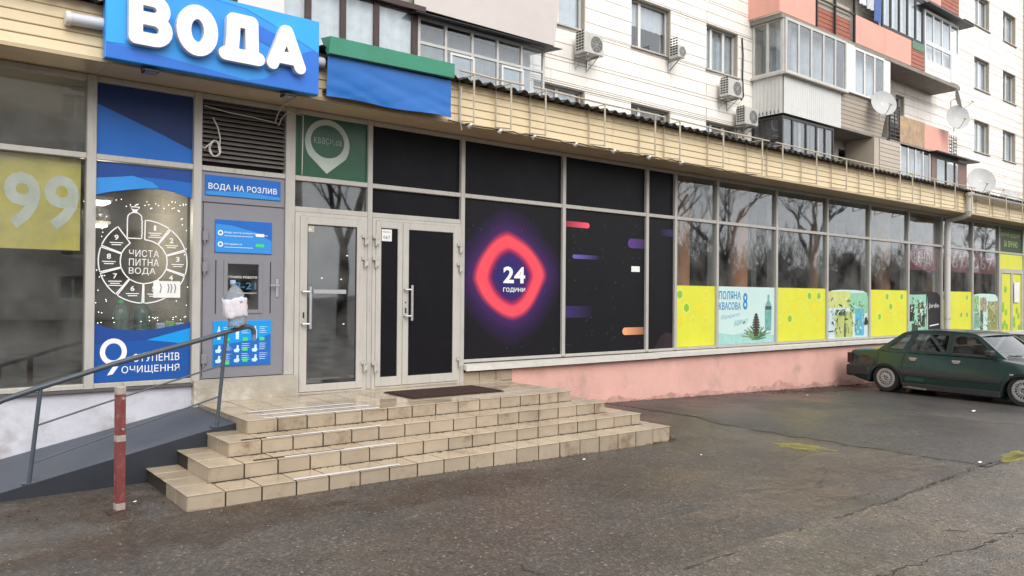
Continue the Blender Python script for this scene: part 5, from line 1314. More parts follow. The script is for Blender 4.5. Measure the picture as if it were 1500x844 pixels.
# left stack, level 1: brown timber glazing and white glazing, level 2 sheeted parapet
b1 = slab(4.9, 11.55, 4.75); b1['label'] = 'long glazed balcony above the blue tarpaulin'
boards(b1, 4.95, 8.15, 4.76, 5.3, 5, M_woodg)
glaze(b1, 4.95, 8.18, 5.3, 7.25, 4, M_darkf, fw_=.11, back=(.10, M_curtw), xs=[4.95, 5.32, 5.95, 6.62, 7.3, 8.18])
sub('white_infill', MB().cbox(4.7, 5.5, YB-.03, YB-.012, 5.3, 7.25, .004), M_pvcw, b1)
sub('dark_beam', MB().box(5.2, 8.3, YB-.12, YB-.02, 7.17, 7.27), M_darkf, b1)
ribbed(b1, 8.22, 11.45, 4.76, 5.55, M_greyf)
glaze(b1, 8.2, 11.46, 5.55, 7.12, 5, M_greyf, fw_=.055, tr=6.62, back=(.45, M_curt), glass=M_glass_apt)
for a in (8.95, 10.25): glaze(b1, a, a+.6, 5.6, 6.56, 1, M_pvcw, y=YB-.02, fw_=.045)
sub('tin_roof', MB().add([(8.0, YB-.25, 7.10), (11.75, YB-.25, 7.14), (11.75, YW, 7.30), (8.0, YW, 7.28), (8.0, YB-.25, 7.085), (11.75, YB-.25, 7.125), (11.75, YW, 7.27), (8.0, YW, 7.25)], [(0, 1, 2, 3), (4, 5, 6, 7), (0, 1, 5, 4), (2, 3, 7, 6), (0, 3, 7, 4), (1, 2, 6, 5)]), M_blackf, b1)
b2 = slab(4.6, 11.6, 7.42); b2['label'] = 'balcony with a plain pale sheeted parapet, top left'
plates(b2, [8.05, 11.65], 7.22, 9.0, mat('pale_rose_sheet', hx('d8cfc9', .85), .55, .05, 2), YB-.10)
sub('parapet_end', MB().add([(11.65, YB-.10, 7.22), (11.95, YB-.05, 9.0), (11.95, YW, 9.0), (11.65, YW, 7.22), (11.62, YB-.07, 7.22), (11.62, YB-.07, 9.0), (11.62, YW, 9.0), (11.62, YW, 7.22)], [(0, 1, 2, 3), (4, 5, 6, 7), (0, 1, 5, 4), (2, 3, 7, 6), (0, 3, 7, 4), (1, 2, 6, 5)]), MATS['pale_rose_sheet'], b2)
plates(b2, [4.6, 8.0], 7.28, 8.4, M_woodg, YB-.02)

# right stack, level 1
M_woodd = mat('dark_weathered_board', hx('6a625c', .7), .85, .3, 8)
b3 = slab(20.75, 23.75, 4.72); b3['label'] = 'weathered dark-framed balcony just above the canopy'
boards(b3, 20.78, 23.7, 4.73, 5.5, 6, M_woodg)
glaze(b3, 20.78, 23.72, 5.5, 7.1, 5, M_blackf, fw_=.07, back=(.10, mat('dingy_curtain', hx('6f6a66', .7), .9, .3, 6)), xs=[20.78, 21.35, 22.1, 22.7, 23.2, 23.72])
for k, x in enumerate((20.86, 20.98, 21.1, 21.75, 22.25, 22.42, 22.85, 23.3, 23.5)): sub('curtain_strip', MB().cbox(x, x+.10+.04*(k % 2), YB+.06, YB+.075, 5.56, 7.03, .003), M_woodd if k % 3 else M_woodg, b3)
glaze(b3, YB+.06, YW-.02, 5.5, 7.1, 1, M_blackf, side=20.78, fw_=.07, tr=6.4, back=(.1, MATS['dingy_curtain']))
sub('side_panel', MB().box(20.78, 20.8, YB+.06, YW, 4.73, 5.5), M_woodg, b3)
b4 = slab(23.8, 34.1, 4.72); b4['label'] = 'lowest right balcony with siding, white and brown glazing'
boards(b4, 26.75, 28.25, 5.0, 7.2, 15, M_sidingg)
sub('side_wedge', MB().prism([[(YB+.02, 5.0), (YW, 5.0), (YW, 7.2), (YB+.02, 7.2)]], lambda a, b: (26.40+.0*a, a, b), lambda a, b: (26.75, a, b)), M_sidingg, b4)
boards(b4, 28.27, 34.0, 4.73, 5.9, 8, M_sidingg)
glaze(b4, 28.27, 30.7, 5.9, 7.22, 4, M_pvcw, fw_=.07, back=(.3, M_curtd))
glaze(b4, 30.72, 34.0, 5.9, 7.12, 4, M_darkf, fw_=.08, back=(.35, M_curtd), xs=[30.72, 31.2, 32.1, 32.9, 34.0])
sub('rust_panel', MB().cbox(30.78, 31.14, YB-.01, YB+.01, 6.0, 7.05, .003), mat('rust_infill', hx('96786e', .75), .7, .15), b4)
sub('rust_panel', MB().cbox(33.2, 33.95, YB-.01, YB+.01, 6.0, 7.05, .003), MATS['rust_infill'], b4)
sub('tin_roof', MB().box(30.6, 34.5, YB-.3, YB+.4, 7.19, 7.23), M_blackf, b4)
# level 2
b5 = slab(20.83, 27.4, 7.30, over=-.06, t=.10); b5['label'] = 'glazed balcony with white sheeted and beige sided parapet'
ribbed(b5, 20.86, 24.15, 7.18, 8.30, M_wsheet); ribbed(b5, YB+.03, YW, 7.18, 8.30, M_wsheet, side=20.83)
sub('sill_ledge', MB().cbox(20.72, 24.35, YB-.16, YB+.05, 8.30, 8.37, .01).cbox(20.72, 20.86, YB+.05, YW, 8.30, 8.37, .0), M_ledge, b5)
glaze(b5, 20.86, 24.4, 8.37, 10.0, 5, M_greyf, fw_=.08, y=YB-.06, back=(.35, M_curtd))
glaze(b5, YB+.0, YW-.02, 8.37, 10.0, 2, M_greyf, side=20.80, fw_=.08, back=(.5, M_curtd))
boards(b5, 24.2, 27.3, 7.32, 8.38, 8, M_sidingg, lean=.22)
sub('white_post', MB().cbox(24.42, 24.92, YB-.05, YB+.05, 8.4, 9.98, .006), M_pvcw, b5); sub('white_post', MB().cbox(27.0, 27.4, YB-.05, YB+.05, 8.4, 9.92, .006), M_pvcw, b5)
glaze(b5, 24.92, 27.0, 8.40, 9.95, 3, M_pvcw, fw_=.08, y=YB-.04, back=(.4, M_curt))
sub('sill_ledge', MB().cbox(24.2, 27.35, YB-.1, YB+.04, 8.385, 8.44, .01), M_pvcw, b5)
b6 = slab(27.5, 33.2, 7.28); b6['label'] = 'open balcony with rusty and salmon parapet panels'
plates(b6, [28.25, 29.25, 30.2], 7.28, 8.22, M_rusty); plates(b6, [30.2, 32.3], 7.28, 8.20, M_pinkp)
rl = MB()
for k in range(9): rl.box(27.45, 28.22, YB-.01, YB+.02, 7.32+k*.13, 7.36+k*.13)
for x in (27.46, 27.85, 28.2): rl.box(x, x+.03, YB-.0, YB+.03, 7.3, 8.5)
sub('black_railing', rl, M_blackf, b6)
rl = MB()
for k in range(6): rl.tube([(32.35, YB, 7.3+k*.14), (33.0, YB, 7.25+k*.14), (33.1, YB+.4, 7.3+k*.14)], .012, 6)
for k in range(5): rl.tube([(32.4+k*.16, YB, 7.2), (32.4+k*.16, YB, 8.1)], .012, 6)
sub('wire_basket', rl, M_blackf, b6)
sub('partition_board', MB().box(27.42, 27.5, YB+.05, YW, 7.3, 9.9), M_woodg, b6); sub('partition_board', MB().box(28.9, 29.4, YW-.35, YW-.05, 7.3, 9.5), M_woodg, b6)
for x0, x1, zt, m_ in ((27.6, 28.2, 8.75, M_darkf), (28.3, 28.75, 8.7, M_woodg)): sub('stored_board', MB().add([(x0, YB+.15, 7.3), (x1, YB+.15, 7.3), (x1+.1, YB+.5, zt), (x0+.1, YB+.5, zt), (x0, YB+.18, 7.3), (x1, YB+.18, 7.3), (x1+.1, YB+.53, zt), (x0+.1, YB+.53, zt)], [(0, 1, 2, 3), (4, 5, 6, 7), (0, 1, 5, 4), (2, 3, 7, 6), (0, 3, 7, 4), (1, 2, 6, 5)]), m_, b6)
# level 3
b7 = slab(20.7, 33.3, 10.10, over=.02); b7['label'] = 'upper balcony with salmon panels and dark-framed glazing'
plates(b7, [20.62, 22.6], 10.12, 11.05, M_pinkp); sub('parapet_panel', MB().box(20.6, 20.63, YB+.02, YW, 10.12, 11.05), M_pinkp, b7)
for k in range(8): sub('siding_board', MB().cbox(22.85, 24.9, YB+.10, YB+.13, 10.12+k*.14, 10.25+k*.14, .006), M_reddish if k < 5 else M_sidingg, b7)
for x in (22.65, 23.75, 24.98): sub('dark_post', MB().box(x, x+.06, YB-.02, YB+.05, 10.1, 12.6), M_blackf, b7)
sub('rail', MB().box(22.6, 25.05, YB-.02, YB+.03, 11.0, 11.05), M_blackf, b7)
plates(b7, [25.08, 27.08, 29.1], 10.12, 11.05, M_pinkp)
boards(b7, 29.1, 30.12, 10.12, 11.0, 6, M_reddish); sub('green_cloth', MB().box(29.15, 30.1, YB-.025, YB-.013, 10.78, 11.06), mat('faded_green', hx('6f9a82', .8), .8, .2, 8), b7)
glaze(b7, 26.9, 30.1, 11.06, 12.7, 5, M_blackf, fw_=.10, back=(.15, M_curtw))
ribbed(b7, 30.2, 33.2, 10.1, 10.62, M_pvcw)
glaze(b7, 30.2, 33.2, 11.25, 12.45, 4, M_pvcw, fw_=.08, back=(.3, M_curt)); glaze(b7, 30.2, 33.2, 10.3, 11.25, 4, M_pvcw, fw_=.08, y=YB-.01, back=(.2, M_curtw))
sub('white_panel', MB().cbox(32.45, 33.2, YB-.03, YB-.01, 10.12, 11.2, .004), M_pvcw, b7)
sub('tin_roof', MB().box(29.9, 33.9, YB-.3, YW, 12.52, 12.57), M_blackf, b7)
b8 = slab(20.7, 33.3, 12.85, over=.02); b8['label'] = 'topmost salmon balcony edge at the upper right'
plates(b8, [25.0, 27.0, 29.0, 31.6], 12.87, 13.8, M_pinkp); boards(b8, 31.62, 33.2, 12.87, 13.8, 6, M_reddish); plates(b8, [20.7, 22.8, 25.0], 12.87, 13.8, M_pinkp)
sub('tin_roof', MB().box(33.0, 33.9, YB-.3, YW, 12.6, 12.64), M_blackf, b8)
# far balconies round the corner at the right edge
for z in (6.2, 9.0, 11.8, 14.6):
    q = slab(43.8, 48, z); plates(q, [43.8, 45.2, 48], z, z+1.0, M_pinkp); glaze(q, 43.8, 48, z+1.0, z+2.5, 4, M_greyf, back=(.3, M_curtd))
MB().box(43.75, 60, YW+.0, YW+.4, 4.2, 18.5).build('far_wall', M_facing, apt)

# ---- laundry on the upper balcony
for k, (x, c_, lab, hh) in enumerate(((25.2, 'e6e6ea', 'white laundry towel hung out on the upper balcony', .55), (25.75, 'd0d2da', 'pale striped laundry towel hung beside the blue cloth', .6), (26.25, '5f78b4', 'blue patterned laundry cloth hung out on the upper balcony', .9))):
    mb = MB(); nx, nz_ = 10, 6
    for j in range(nz_+1):
        for i in range(nx+1): mb.v.append((x+.48*i/nx, YB-.06+.03*math.sin(i*1.3+k)*(j/nz_), 12.0-hh*j/nz_+.0))
    mb.f = [(j*(nx+1)+i, j*(nx+1)+i+1, (j+1)*(nx+1)+i+1, (j+1)*(nx+1)+i) for j in range(nz_) for i in range(nx)]
    mb.v = [(a, b, c) for a, b, c in mb.v]
    q = len(mb.v); mb.v += [(a, b+.006, c) for a, b, c in mb.v]; mb.f += [tuple(i+q for i in f)[::-1] for f in mb.f[:]]
    o = mb.build('laundry', mat('cloth_%s' % c_, hx(c_, .85), .9, .3 if k else .05, 14), None, smooth=True); tag(o, lab, 'laundry', 'laundry on the upper balcony')

# ---- air conditioners
M_acw = mat('ac_white', hx('cfcdc6', .85), .45, .06, 5, dirt=hx('8a857c'), dirt_amt=.5, streak=True)
def aircon(x, z, lab, w_=.66, h_=.50, grille='fan', yb=YW):
    o = thing('air_conditioner', (x+w_/2, yb-.2, z), lab, 'air conditioner', 'outdoor air conditioning units on the wall')
    y0, y1 = yb-.46, yb-.13
    sub('casing', MB().bbox(x, x+w_, y0, y1, z, z+h_, .015), M_acw, o)
    cx, cz, r_ = x+w_*.62, z+h_*.5, h_*.40
    sub('fan_recess', MB().lathe([(0, y0-.002), (r_, y0-.002), (r_, y0+.01)], 28, (cx, 0, cz), 'y'), mat('fan_dark', (.06, .06, .06), .6), o)
    g = MB()
    for k in range(1, 6): g.lathe([(r_*k/5.2-.004, y0-.008), (r_*k/5.2+.004, y0-.008), (r_*k/5.2+.004, y0-.004)], 24, (cx, 0, cz), 'y')
    for k in range(8): a = k*math.pi/4; g.box(cx-.003, cx+.003, y0-.012, y0-.009, cz, cz+.001) if False else g.tube([(cx, y0-.008, cz), (cx+r_*math.cos(a), y0-.008, cz+r_*math.sin(a))], .004, 4)
    sub('fan_guard', g, M_acw, o)
    g = MB()
    for k in range(7):
        for q in range(3): g.box(x-.004, x-.001, y0+.03+q*.09, y0+.10+q*.09, z+.08+k*.07, z+.12+k*.07)
    sub('side_louvre', g, M_dark, o)
    for a in (x+.12, x+w_-.14):
        sub('bracket', MB().box(a, a+.03, y0+.02, yb+.01, z-.035, z-.002).box(a, a+.03, yb-.03, yb+.01, z-.3, z-.035).tube([(a+.015, y0+.1, z-.035), (a+.015, yb-.01, z-.28)], .01, 5), M_steel, o)
    return o
aircon(13.25, 7.58, 'air conditioner under the left flat window')
aircon(19.0, 7.50, 'air conditioner with dark fan beside the three-part window')
aircon(19.80, 6.80, 'lower air conditioner close to the white balcony corner')
aircon(16.75, 8.15, 'small box unit at the corner of the half-blind window', .28, .34)
cable([(20.25, YW-.03, 9.5), (20.27, YW-.05, 9.0), (20.25, YW-.05, 8.3), (20.3, YW-.05, 7.75), (20.1, YW-.12, 7.6), (19.8, YW-.2, 7.65)], .022, 'black insulated cable on the wall beside the balcony')

# ---- satellite dishes
M_dish = mat('dish_grey', hx('c3c3c0', .85), .45, .08, 5, dirt=hx('8f8d88'), dirt_amt=.4)
def dish(x, y, z, r_, az, el, lab, back=None):
    o = thing('satellite_dish', (x, y, z), lab, 'satellite dish', 'satellite dishes', rot=(0, 0, R(az)))
    d_ = MB(); N_, K = 28, 5
    for s in (0, 1):
        for k in range(K+1):
            rr = r_*k/K
            for i in range(N_):
                a = 2*math.pi*i/N_; dep = .22*r_*(1-(k/K)**2)+s*.012
                px, pz, py = rr*math.cos(a)*.92, rr*math.sin(a), dep
                c, sn = math.cos(R(el)), math.sin(R(el)); d_.v.append((px, py*c+pz*sn, pz*c-py*sn))
    for s in (0, 1):
        b = s*(K+1)*N_
        for k in range(K):
            for i in range(N_): j = (i+1) % N_; f_ = (b+k*N_+i, b+k*N_+j, b+(k+1)*N_+j, b+(k+1)*N_+i); d_.f.append(f_ if s else f_[::-1])
    b = K*N_
    for i in range(N_): j = (i+1) % N_; d_.f.append((b+i, b+j, (K+1)*N_+b+j, (K+1)*N_+b+i))
    sub('reflector', d_, M_dish, o, 50)
    foc = (0, -r_*1.0, -r_*.35)
    sub('feed_arm', MB().tube([(0, .02, -r_*.95), (0, -r_*.5, -r_*.75), foc], .012, 6), M_steel, o)
    sub('feed_head', MB().tube([(foc[0], foc[1]-.03, foc[2]-.02), (foc[0], foc[1]+.06, foc[2]+.04)], .03, 10), M_acw, o)
    sub('mount', MB().tube([(0, .2*r_+.01, 0), (0, .2*r_+.18, -.05), (0, .2*r_+.2, -.5)], .02, 8), M_steel, o)
    return o
dish(26.2, 3.45, 8.25, .46, -38, 18, 'large pale satellite dish on the beige sided balcony')
dish(31.75, 3.3, 8.58, .47, -40, 10, 'grey satellite dish above the wire basket')
dish(32.1, 3.4, 9.35, .46, 24, 12, 'satellite dish seen edge-on, above the grey one')
dish(30.4, 2.0, 5.92, .50, -50, 22, 'satellite dish standing on the shop roof left of the corner windows')
dish(33.3, 2.0, 5.45, .50, -30, 30, 'satellite dish low on the shop roof, half hidden by the canopy')

# ------------------------------------------------------------------ parked cars
M_tyre = mat('tyre_rubber', (.018, .018, .018), .85, .2, 20)
M_hub = mat('silver_wheel_cover', hx('b9b9b9', .8), .4, .12, 20, metal=.3, dirt=hx('4a443e'), dirt_amt=.7, dirt_scale=14)
M_trimb = mat('black_plastic', (.025, .026, .027), .6, .2, 8)
M_carglass = glass_mat('car_glass', (.6, .64, .64), .05, extra=.05)
M_chrome = mat('dull_chrome', (.6, .6, .6), .3, .1, 20, metal=.9)
def lerp_tab(tab, x):
    if x <= tab[0][0]: return tab[0][1]
    for (a, b), (c, d) in zip(tab, tab[1:]):
        if x <= c: return b+(d-b)*(x-a)/(c-a)
    return tab[-1][1]
def car(name, loc, rz_, paint, label, worn=True):
    o = thing(name, loc, label, 'car', 'cars parked against the shops', rot=(0, 0, R(rz_)))
    RA, FA, WR = .88, 3.52, .295
    deck = [(0, .78), (.03, .90), (.10, .935), (.6, .965), (.9, .945), (3.1, .925), (3.3, .90), (4.0, .80), (4.35, .72), (4.42, .66), (4.46, .55)]
    half = [(0, .76), (.06, .80), (.3, .835), (.9, .852), (2.2, .858), (3.4, .852), (4.0, .825), (4.3, .77), (4.46, .66)]
    low = [(0, .42), (.05, .36), (.5, .25), (.9, .22), (3.9, .22), (4.35, .27), (4.46, .36)]
    xs = sorted(set([0, .02, .05, .1, .18, .3, .42, .6, .75, 1.0, 4.1, 4.2, 4.3, 4.38, 4.43, 4.46]+[round(.5+.04*k, 3) for k in range(91)]))
    body = MB(); sec = []
    for x in xs:
        zb = lerp_tab(low, x); d = lerp_tab(deck, x); w_ = lerp_tab(half, x)
        for ax in (RA, FA):
            r_ = .355
            if abs(x-ax) < r_: zb = max(zb, .29+math.sqrt(r_*r_-(x-ax)**2)*.98)
        A = [(w_-.14, zb), (w_-.035, zb+.012), (w_-.012, max(zb+.03, .36)), (w_, max(zb+.045, .50)), (w_-.004, max(zb+.06, .64)), (w_-.008, max(zb+.07, .655)), (w_-.03, d-.075), (w_-.055, d-.02), (w_-.12, d), (w_*.5, d+.018)]
        A = [(a, min(z, d-.005) if k < 8 else z) for k, (a, z) in enumerate(A)]
        row = [(x, -a, z) for a, z in A]+[(x, 0, d+.024)]+[(x, a, z) for a, z in A[::-1]]
        sec.append(row)
    n = len(sec[0])
    for row in sec: body.v += row
    for i in range(len(xs)-1):
        for k in range(n-1): body.f.append((i*n+k, i*n+k+1, (i+1)*n+k+1, (i+1)*n+k))
        body.f.append((i*n+n-1, i*n, (i+1)*n, (i+1)*n+n-1))
    body.f.append(tuple(range(n))); body.f.append(tuple((len(xs)-1)*n+k for k in range(n)))
    b = sub('body', body, paint, o, 32)
    yy = lambda z: .80-(z-.92)*.40
    outer = [(.66, .945), (3.24, .925), (3.16, .975), (2.72, 1.30), (2.60, 1.355), (2.45, 1.382), (1.7, 1.395), (1.42, 1.385), (1.24, 1.355), (1.15, 1.32)]
    wins = [[(.90, 1.0), (1.23, .99), (1.37, 1.295), (1.25, 1.30)], [(1.33, .985), (2.12, .97), (2.12, 1.325), (1.48, 1.325)], [(2.21, .97), (3.02, .965), (2.66, 1.275), (2.56, 1.315), (2.21, 1.325)]]
    for s in (-1, 1):
        f = sub('cabin_frame', MB().prism([outer]+wins, lambda a, c: (a, s*yy(c), c), lambda a, c: (a, s*(yy(c)-.035), c)), paint, o)
        for wn in wins:
            cx = sum(p[0] for p in wn)/len(wn); cz = sum(p[1] for p in wn)/len(wn)
            big = [(cx+(a-cx)*1.03, cz+(c-cz)*1.05) for a, c in wn]
            sub('side_window', MB().prism([wn], lambda a, c: (a, s*(yy(c)-.014), c), lambda a, c: (a, s*(yy(c)-.019), c)), M_carglass, o)
            sub('window_seal', MB().prism([[(cx+(a-cx)*1.035, cz+(c-cz)*1.07) for a, c in wn], [(cx+(a-cx)*.965, cz+(c-cz)*.94) for a, c in wn]], lambda a, c: (a, s*(yy(c)+.004), c), lambda a, c: (a, s*(yy(c)-.012), c)), M_trimb, o)
    rf = MB(); rx = [1.18, 1.3, 1.5, 1.8, 2.2, 2.45, 2.6, 2.70]; rzv = [1.325, 1.365, 1.388, 1.398, 1.395, 1.384, 1.357, 1.315]
    for x, z in zip(rx, rzv):
        for k in range(-5, 6): rf.v.append((x, k/5*(yy(z)-.004), z+.022*(1-(k/5)**2)))
    for i in range(len(rx)-1):
        for k in range(10): rf.f.append((i*11+k, i*11+k+1, (i+1)*11+k+1, (i+1)*11+k))
    q = len(rf.v); rf.v += [(x, y, z-.03) for x, y, z in rf.v]; rf.f += [tuple(i+q for i in f_)[::-1] for f_ in rf.f]
    sub('roof', rf, paint, o, 40)
    def screen(nm, x0, z0, x1, z1):
        m_ = MB()
        for t in (0, .25, .5, .75, 1):
            x, z = x0+(x1-x0)*t, z0+(z1-z0)*t
            for k in range(-4, 5): m_.v.append((x+(.05 if x0 > 2 else -.05)*(1-(k/4)**2), k/4*(yy(z)-.05), z))
        m_.f = [(i*9+k, i*9+k+1, (i+1)*9+k+1, (i+1)*9+k) for i in range(4) for k in range(8)]
        sub(nm, m_, M_carglass, o, True)
    screen('windscreen', 3.14, .935, 2.70, 1.30); screen('rear_window', .72, .96, 1.16, 1.315)
    sub('wiper', MB().tube([(3.16, .3, .955), (3.13, -.25, .975)], .008, 5).tube([(3.17, -.1, .955), (3.14, -.55, .98)], .008, 5), M_trimb, o)
    # interior
    M_seat = mat('seat_cloth', (.05, .05, .05), .9)
    for x, y in ((2.35, -.36), (2.35, .36)):
        sub('seat', MB().bbox(x-.22, x-.06, y-.24, y+.24, .6, 1.10, .03).bbox(x-.2, x-.1, y-.13, y+.13, 1.13, 1.29, .03), M_seat, o)
    sub('rear_seat', MB().bbox(1.2, 1.36, -.6, .6, .6, 1.05, .03).bbox(1.22, 1.32, -.5, -.25, 1.06, 1.18, .03).bbox(1.22, 1.32, .25, .5, 1.06, 1.18, .03), M_seat, o)
    sub('steering_wheel', MB().tube([(2.80+.03*math.sin(a*.4), .36+.18*math.cos(a*.4), 1.0+.14*math.sin(a*.4)) for a in range(17)], .014, 6), M_trimb, o)
    # wheels
    for ax, s in ((RA, -1), (RA, 1), (FA, -1), (FA, 1)):
        y = s*.73
        wh = link('wheel', MB().lathe([(.16, -.085), (.27, -.095), (.289, -.07), (.295, 0), (.289, .07), (.27, .095), (.16, .085)], 32, axis='y').mesh('tyre', M_tyre, 40, (0, 0, 0))[0], o, (ax, y, .295))
        WL[wh] = Vector((ax, y, .295))
        h = MB(); yo = s*.098
        h.lathe([(.205, s*.07), (.2, s*.092), (.185, yo), (.155, yo-.002*s), (.15, yo-.014*s)], 32, axis='y')
        for k in range(18):
            a = k*2*math.pi/18; da = .10
            h.add([(r_*math.cos(a+q), yo-.006*s, r_*math.sin(a+q)) for r_, q in ((.105, -da), (.155, -da*.75), (.155, da*.75), (.105, da))]+[(r_*math.cos(a+q), yo-.02*s, r_*math.sin(a+q)) for r_, q in ((.105, -da), (.155, -da*.75), (.155, da*.75), (.105, da))],
                [(0, 1, 2, 3), (4, 5, 6, 7), (0, 1, 5, 4), (1, 2, 6, 5), (2, 3, 7, 6), (3, 0, 4, 7)])
        h.lathe([(.107, yo-.016*s), (.105, yo-.004*s), (.06, yo+.004*s), (.05, yo-.012*s), (0, yo-.012*s)], 24, axis='y')
        h.v = [(a+ax, c+y, d+.295) for a, c, d in h.v]
        sub('wheel_cover', h, M_hub, wh, 30)
        sub('hub_dark', MB().lathe([(0, yo-.028*s), (.18, yo-.028*s), (.18, yo-.04*s), (0, yo-.04*s)], 24, (ax, y, .295), 'y'), M_trimb, wh)
        nn = MB()
        for k in range(4): a = k*math.pi/2+.4; nn.lathe([(0, yo), (.012, yo), (.012, yo-.012*s)], 8, (ax+.032*math.cos(a), y, .295+.032*math.sin(a)), 'y')
        sub('wheel_nuts', nn, M_trimb, wh)
    # trim, bumpers, seams
    bm_ = MB(); 
    bm_.bbox(-.06, .12, -.80, .80, .36, .60, .03)
    sub('bumper', MB().bbox(4.34, 4.50, -.74, .74, .34, .58, .03), M_trimb, o)
    bm_.bbox(.10, .50, -.852, -.80, .40, .60, .015).bbox(.10, .50, .80, .852, .40, .60, .015)
    sub('bumper', bm_, M_trimb, o)
    for s in (-1, 1):
        for ax in (RA, FA):
            ach = MB(); pts = [(ax+.36*math.cos(R(a)), .29+.36*math.sin(R(a))*.98) for a in range(0, 181, 10)]; pts2 = [(ax+.385*math.cos(R(a)), .29+.385*math.sin(R(a))*.98) for a in range(180, -1, -10)]
            ach.prism([pts+pts2], lambda a, c: (a, s*.862, c), lambda a, c: (a, s*.83, c)); sub('wheel_arch_lip', ach, M_trimb, o)
            sub('wheel_well', MB().prism([[(ax+.34*math.cos(R(a)), .29+.34*math.sin(R(a))) for a in range(0, 360, 20)]], lambda a, c: (a, s*.60, c), lambda a, c: (a, s*.59, c)), M_dark, o)
        sub('side_moulding', MB().bbox(1.28, 3.14, min(s*.855, s*.872), max(s*.855, s*.872), .475, .535, .004), M_trimb, o)
        sub('sill_panel', MB().bbox(1.26, 3.14, min(s*.835, s*.866), max(s*.835, s*.866), .215, .33, .01), M_trimb if worn else paint, o)
        for pth in ([(1.30, .34), (1.30, .50), (1.24, .66), (1.24, .78), (1.31, .92)], [(2.165, .26), (2.165, .925)], [(3.10, .28), (3.10, .90)], [(.66, .62), (.70, .80), (.72, .93)]):
            mb = MB(); 
            for (a, c), (a2, c2) in zip(pth, pth[1:]): mb.tube([(a, s*(.857 if c < .72 else .857-(c-.72)*.16), c), (a2, s*(.857 if c2 < .72 else .857-(c2-.72)*.16), c2)], .0045, 5)
            sub('door_gap', mb, M_dark, o)
        for x in (1.40, 2.26):
            sub('door_handle', MB().bbox(x, x+.15, min(s*.83, s*.862), max(s*.83, s*.862), .805, .845, .006).bbox(x+.02, x+.13, min(s*.82, s*.858), max(s*.82, s*.858), .78, .803, .004), M_chrome, o)
        mr_ = MB().bbox(2.92, 3.06, min(s*.84, s*1.0), max(s*.84, s*1.0), .97, 1.08, .025); sub('mirror', mr_, M_trimb, o)
        sub('tail_light', MB().bbox(-.012, .10, min(s*.5, s*.815), max(s*.5, s*.815), .64, .86, .01), mat('tail_lamp', hx('3f1211', .8), .3, .15, 10), o)
        sub('headlight', MB().bbox(4.30, 4.445, min(s*.42, s*.76), max(s*.42, s*.76), .58, .70, .015), M_chrome, o)
        sub('indicator', MB().bbox(3.30, 3.36, min(s*.845, s*.866), max(s*.845, s*.866), .64, .67, .004), M_chrome, o)
    sub('underside', MB().box(.5, 4.2, -.55, .55, .16, .24), M_dark, o)
    if worn:
        for s in (-1,):
            sub('dent_patch', MB().prism([[(.28, .62), (.60, .62), (.63, .70), (.60, .80), (.45, .83), (.30, .80), (.26, .70)]], lambda a, c: (a, s*(.838+.02*(a > .4)), c), lambda a, c: (a, s*.80, c)), mat('bare_filler', hx('4f4a44', .8), .7, .4, 14), o)
            sub('paint_patch', MB().prism([[(1.30, .375), (1.72, .37), (1.70, .44), (1.34, .47)]], lambda a, c: (a, s*.861, c), lambda a, c: (a, s*.83, c)), mat('teal_repaint', hx('1f4f43', .75), .45, .15, 10), o)
            sub('rust_edge', MB().prism([[(1.28, .225), (1.78, .215), (1.76, .25), (1.4, .265)]], lambda a, c: (a, s*.870, c), lambda a, c: (a, s*.84, c)), mat('scraped_sill', hx('8a8178', .7), .7, .4, 20), o)
    for ch in o.children:
        if not ch.name.startswith('wheel') or ch.name.startswith(('wheel_arch', 'wheel_well')): ch.location.z -= .085
    return o
M_paintg = mat('dark_green_paint', hx('203a38', .8), .3, .12, 4, coat=.5, dirt=hx('33352f', .7), dirt_amt=.4, dirt_scale=2.5)
M_paintw = mat('white_car_paint', hx('d9dadb', .85), .35, .04, 3, coat=.5)
car('parked_car', (17.38, -.47, gz(16.6, -2)), -96.3, M_paintg, 'dented dark green saloon car backed up to the pink wall')
car('parked_car', (20.25, -1.08, gz(20, -2)+.03), -94, M_paintw, 'white car mostly hidden behind the green saloon', False)

# ------------------------------------------------------------------ across the street: only mirrored in the shop windows
M_bark = mat('bark', (.075, .066, .058), .9, .3, 6)
def bare_tree(x, y, h, seed, lab):
    rp = random.Random(seed); o = thing('bare_tree', (x, y, gz(x, y)), lab, 'tree', 'bare trees across the street')
    limbs = MB(); tw = MB(); base = Vector((x, y, gz(x, y)-.1))
    def grow(p, d, l, r_, lev):
        n = 4; pts = [p]; rs = [r_]
        for i in range(n):
            d = (d+Vector((rp.gauss(0, .12), rp.gauss(0, .12), rp.gauss(.05, .06)))).normalized(); p = p+d*l/n; pts.append(p); rs.append(r_*(1-.45*(i+1)/n))
        (limbs if lev < 3 else tw).tube(pts, rs, 7 if lev < 2 else 4, cap=False)
        if lev >= 5: return
        for k in range(3 if lev < 4 else 3):
            i = rp.choice((2, 3, 4)) if lev else rp.choice((3, 4)); a = rp.uniform(0, 6.28)
            t = Vector((math.cos(a), math.sin(a), rp.uniform(.0, .7))).normalized()
            grow(pts[i], (d*.75+t*rp.uniform(.6, 1.0)).normalized(), l*rp.uniform(.55, .78), rs[i]*rp.uniform(.5, .72), lev+1)
    p = base; tr = [p, p+Vector((.05, 0, h*.14)), p+Vector((0, .08, h*.28))]
    sub('trunk', MB().tube(tr, [h*.020, h*.016, h*.013], 10), M_bark, o, True)
    for k in range(4):
        a = k*1.57+rp.uniform(-.4, .4); grow(tr[2]-Vector((0, 0, .1)), Vector((math.cos(a)*.5, math.sin(a)*.5, 1)).normalized(), h*.26, h*.009, 1)
    sub('crown', limbs, M_bark, o, True); sub('twigs', tw, M_bark, o)
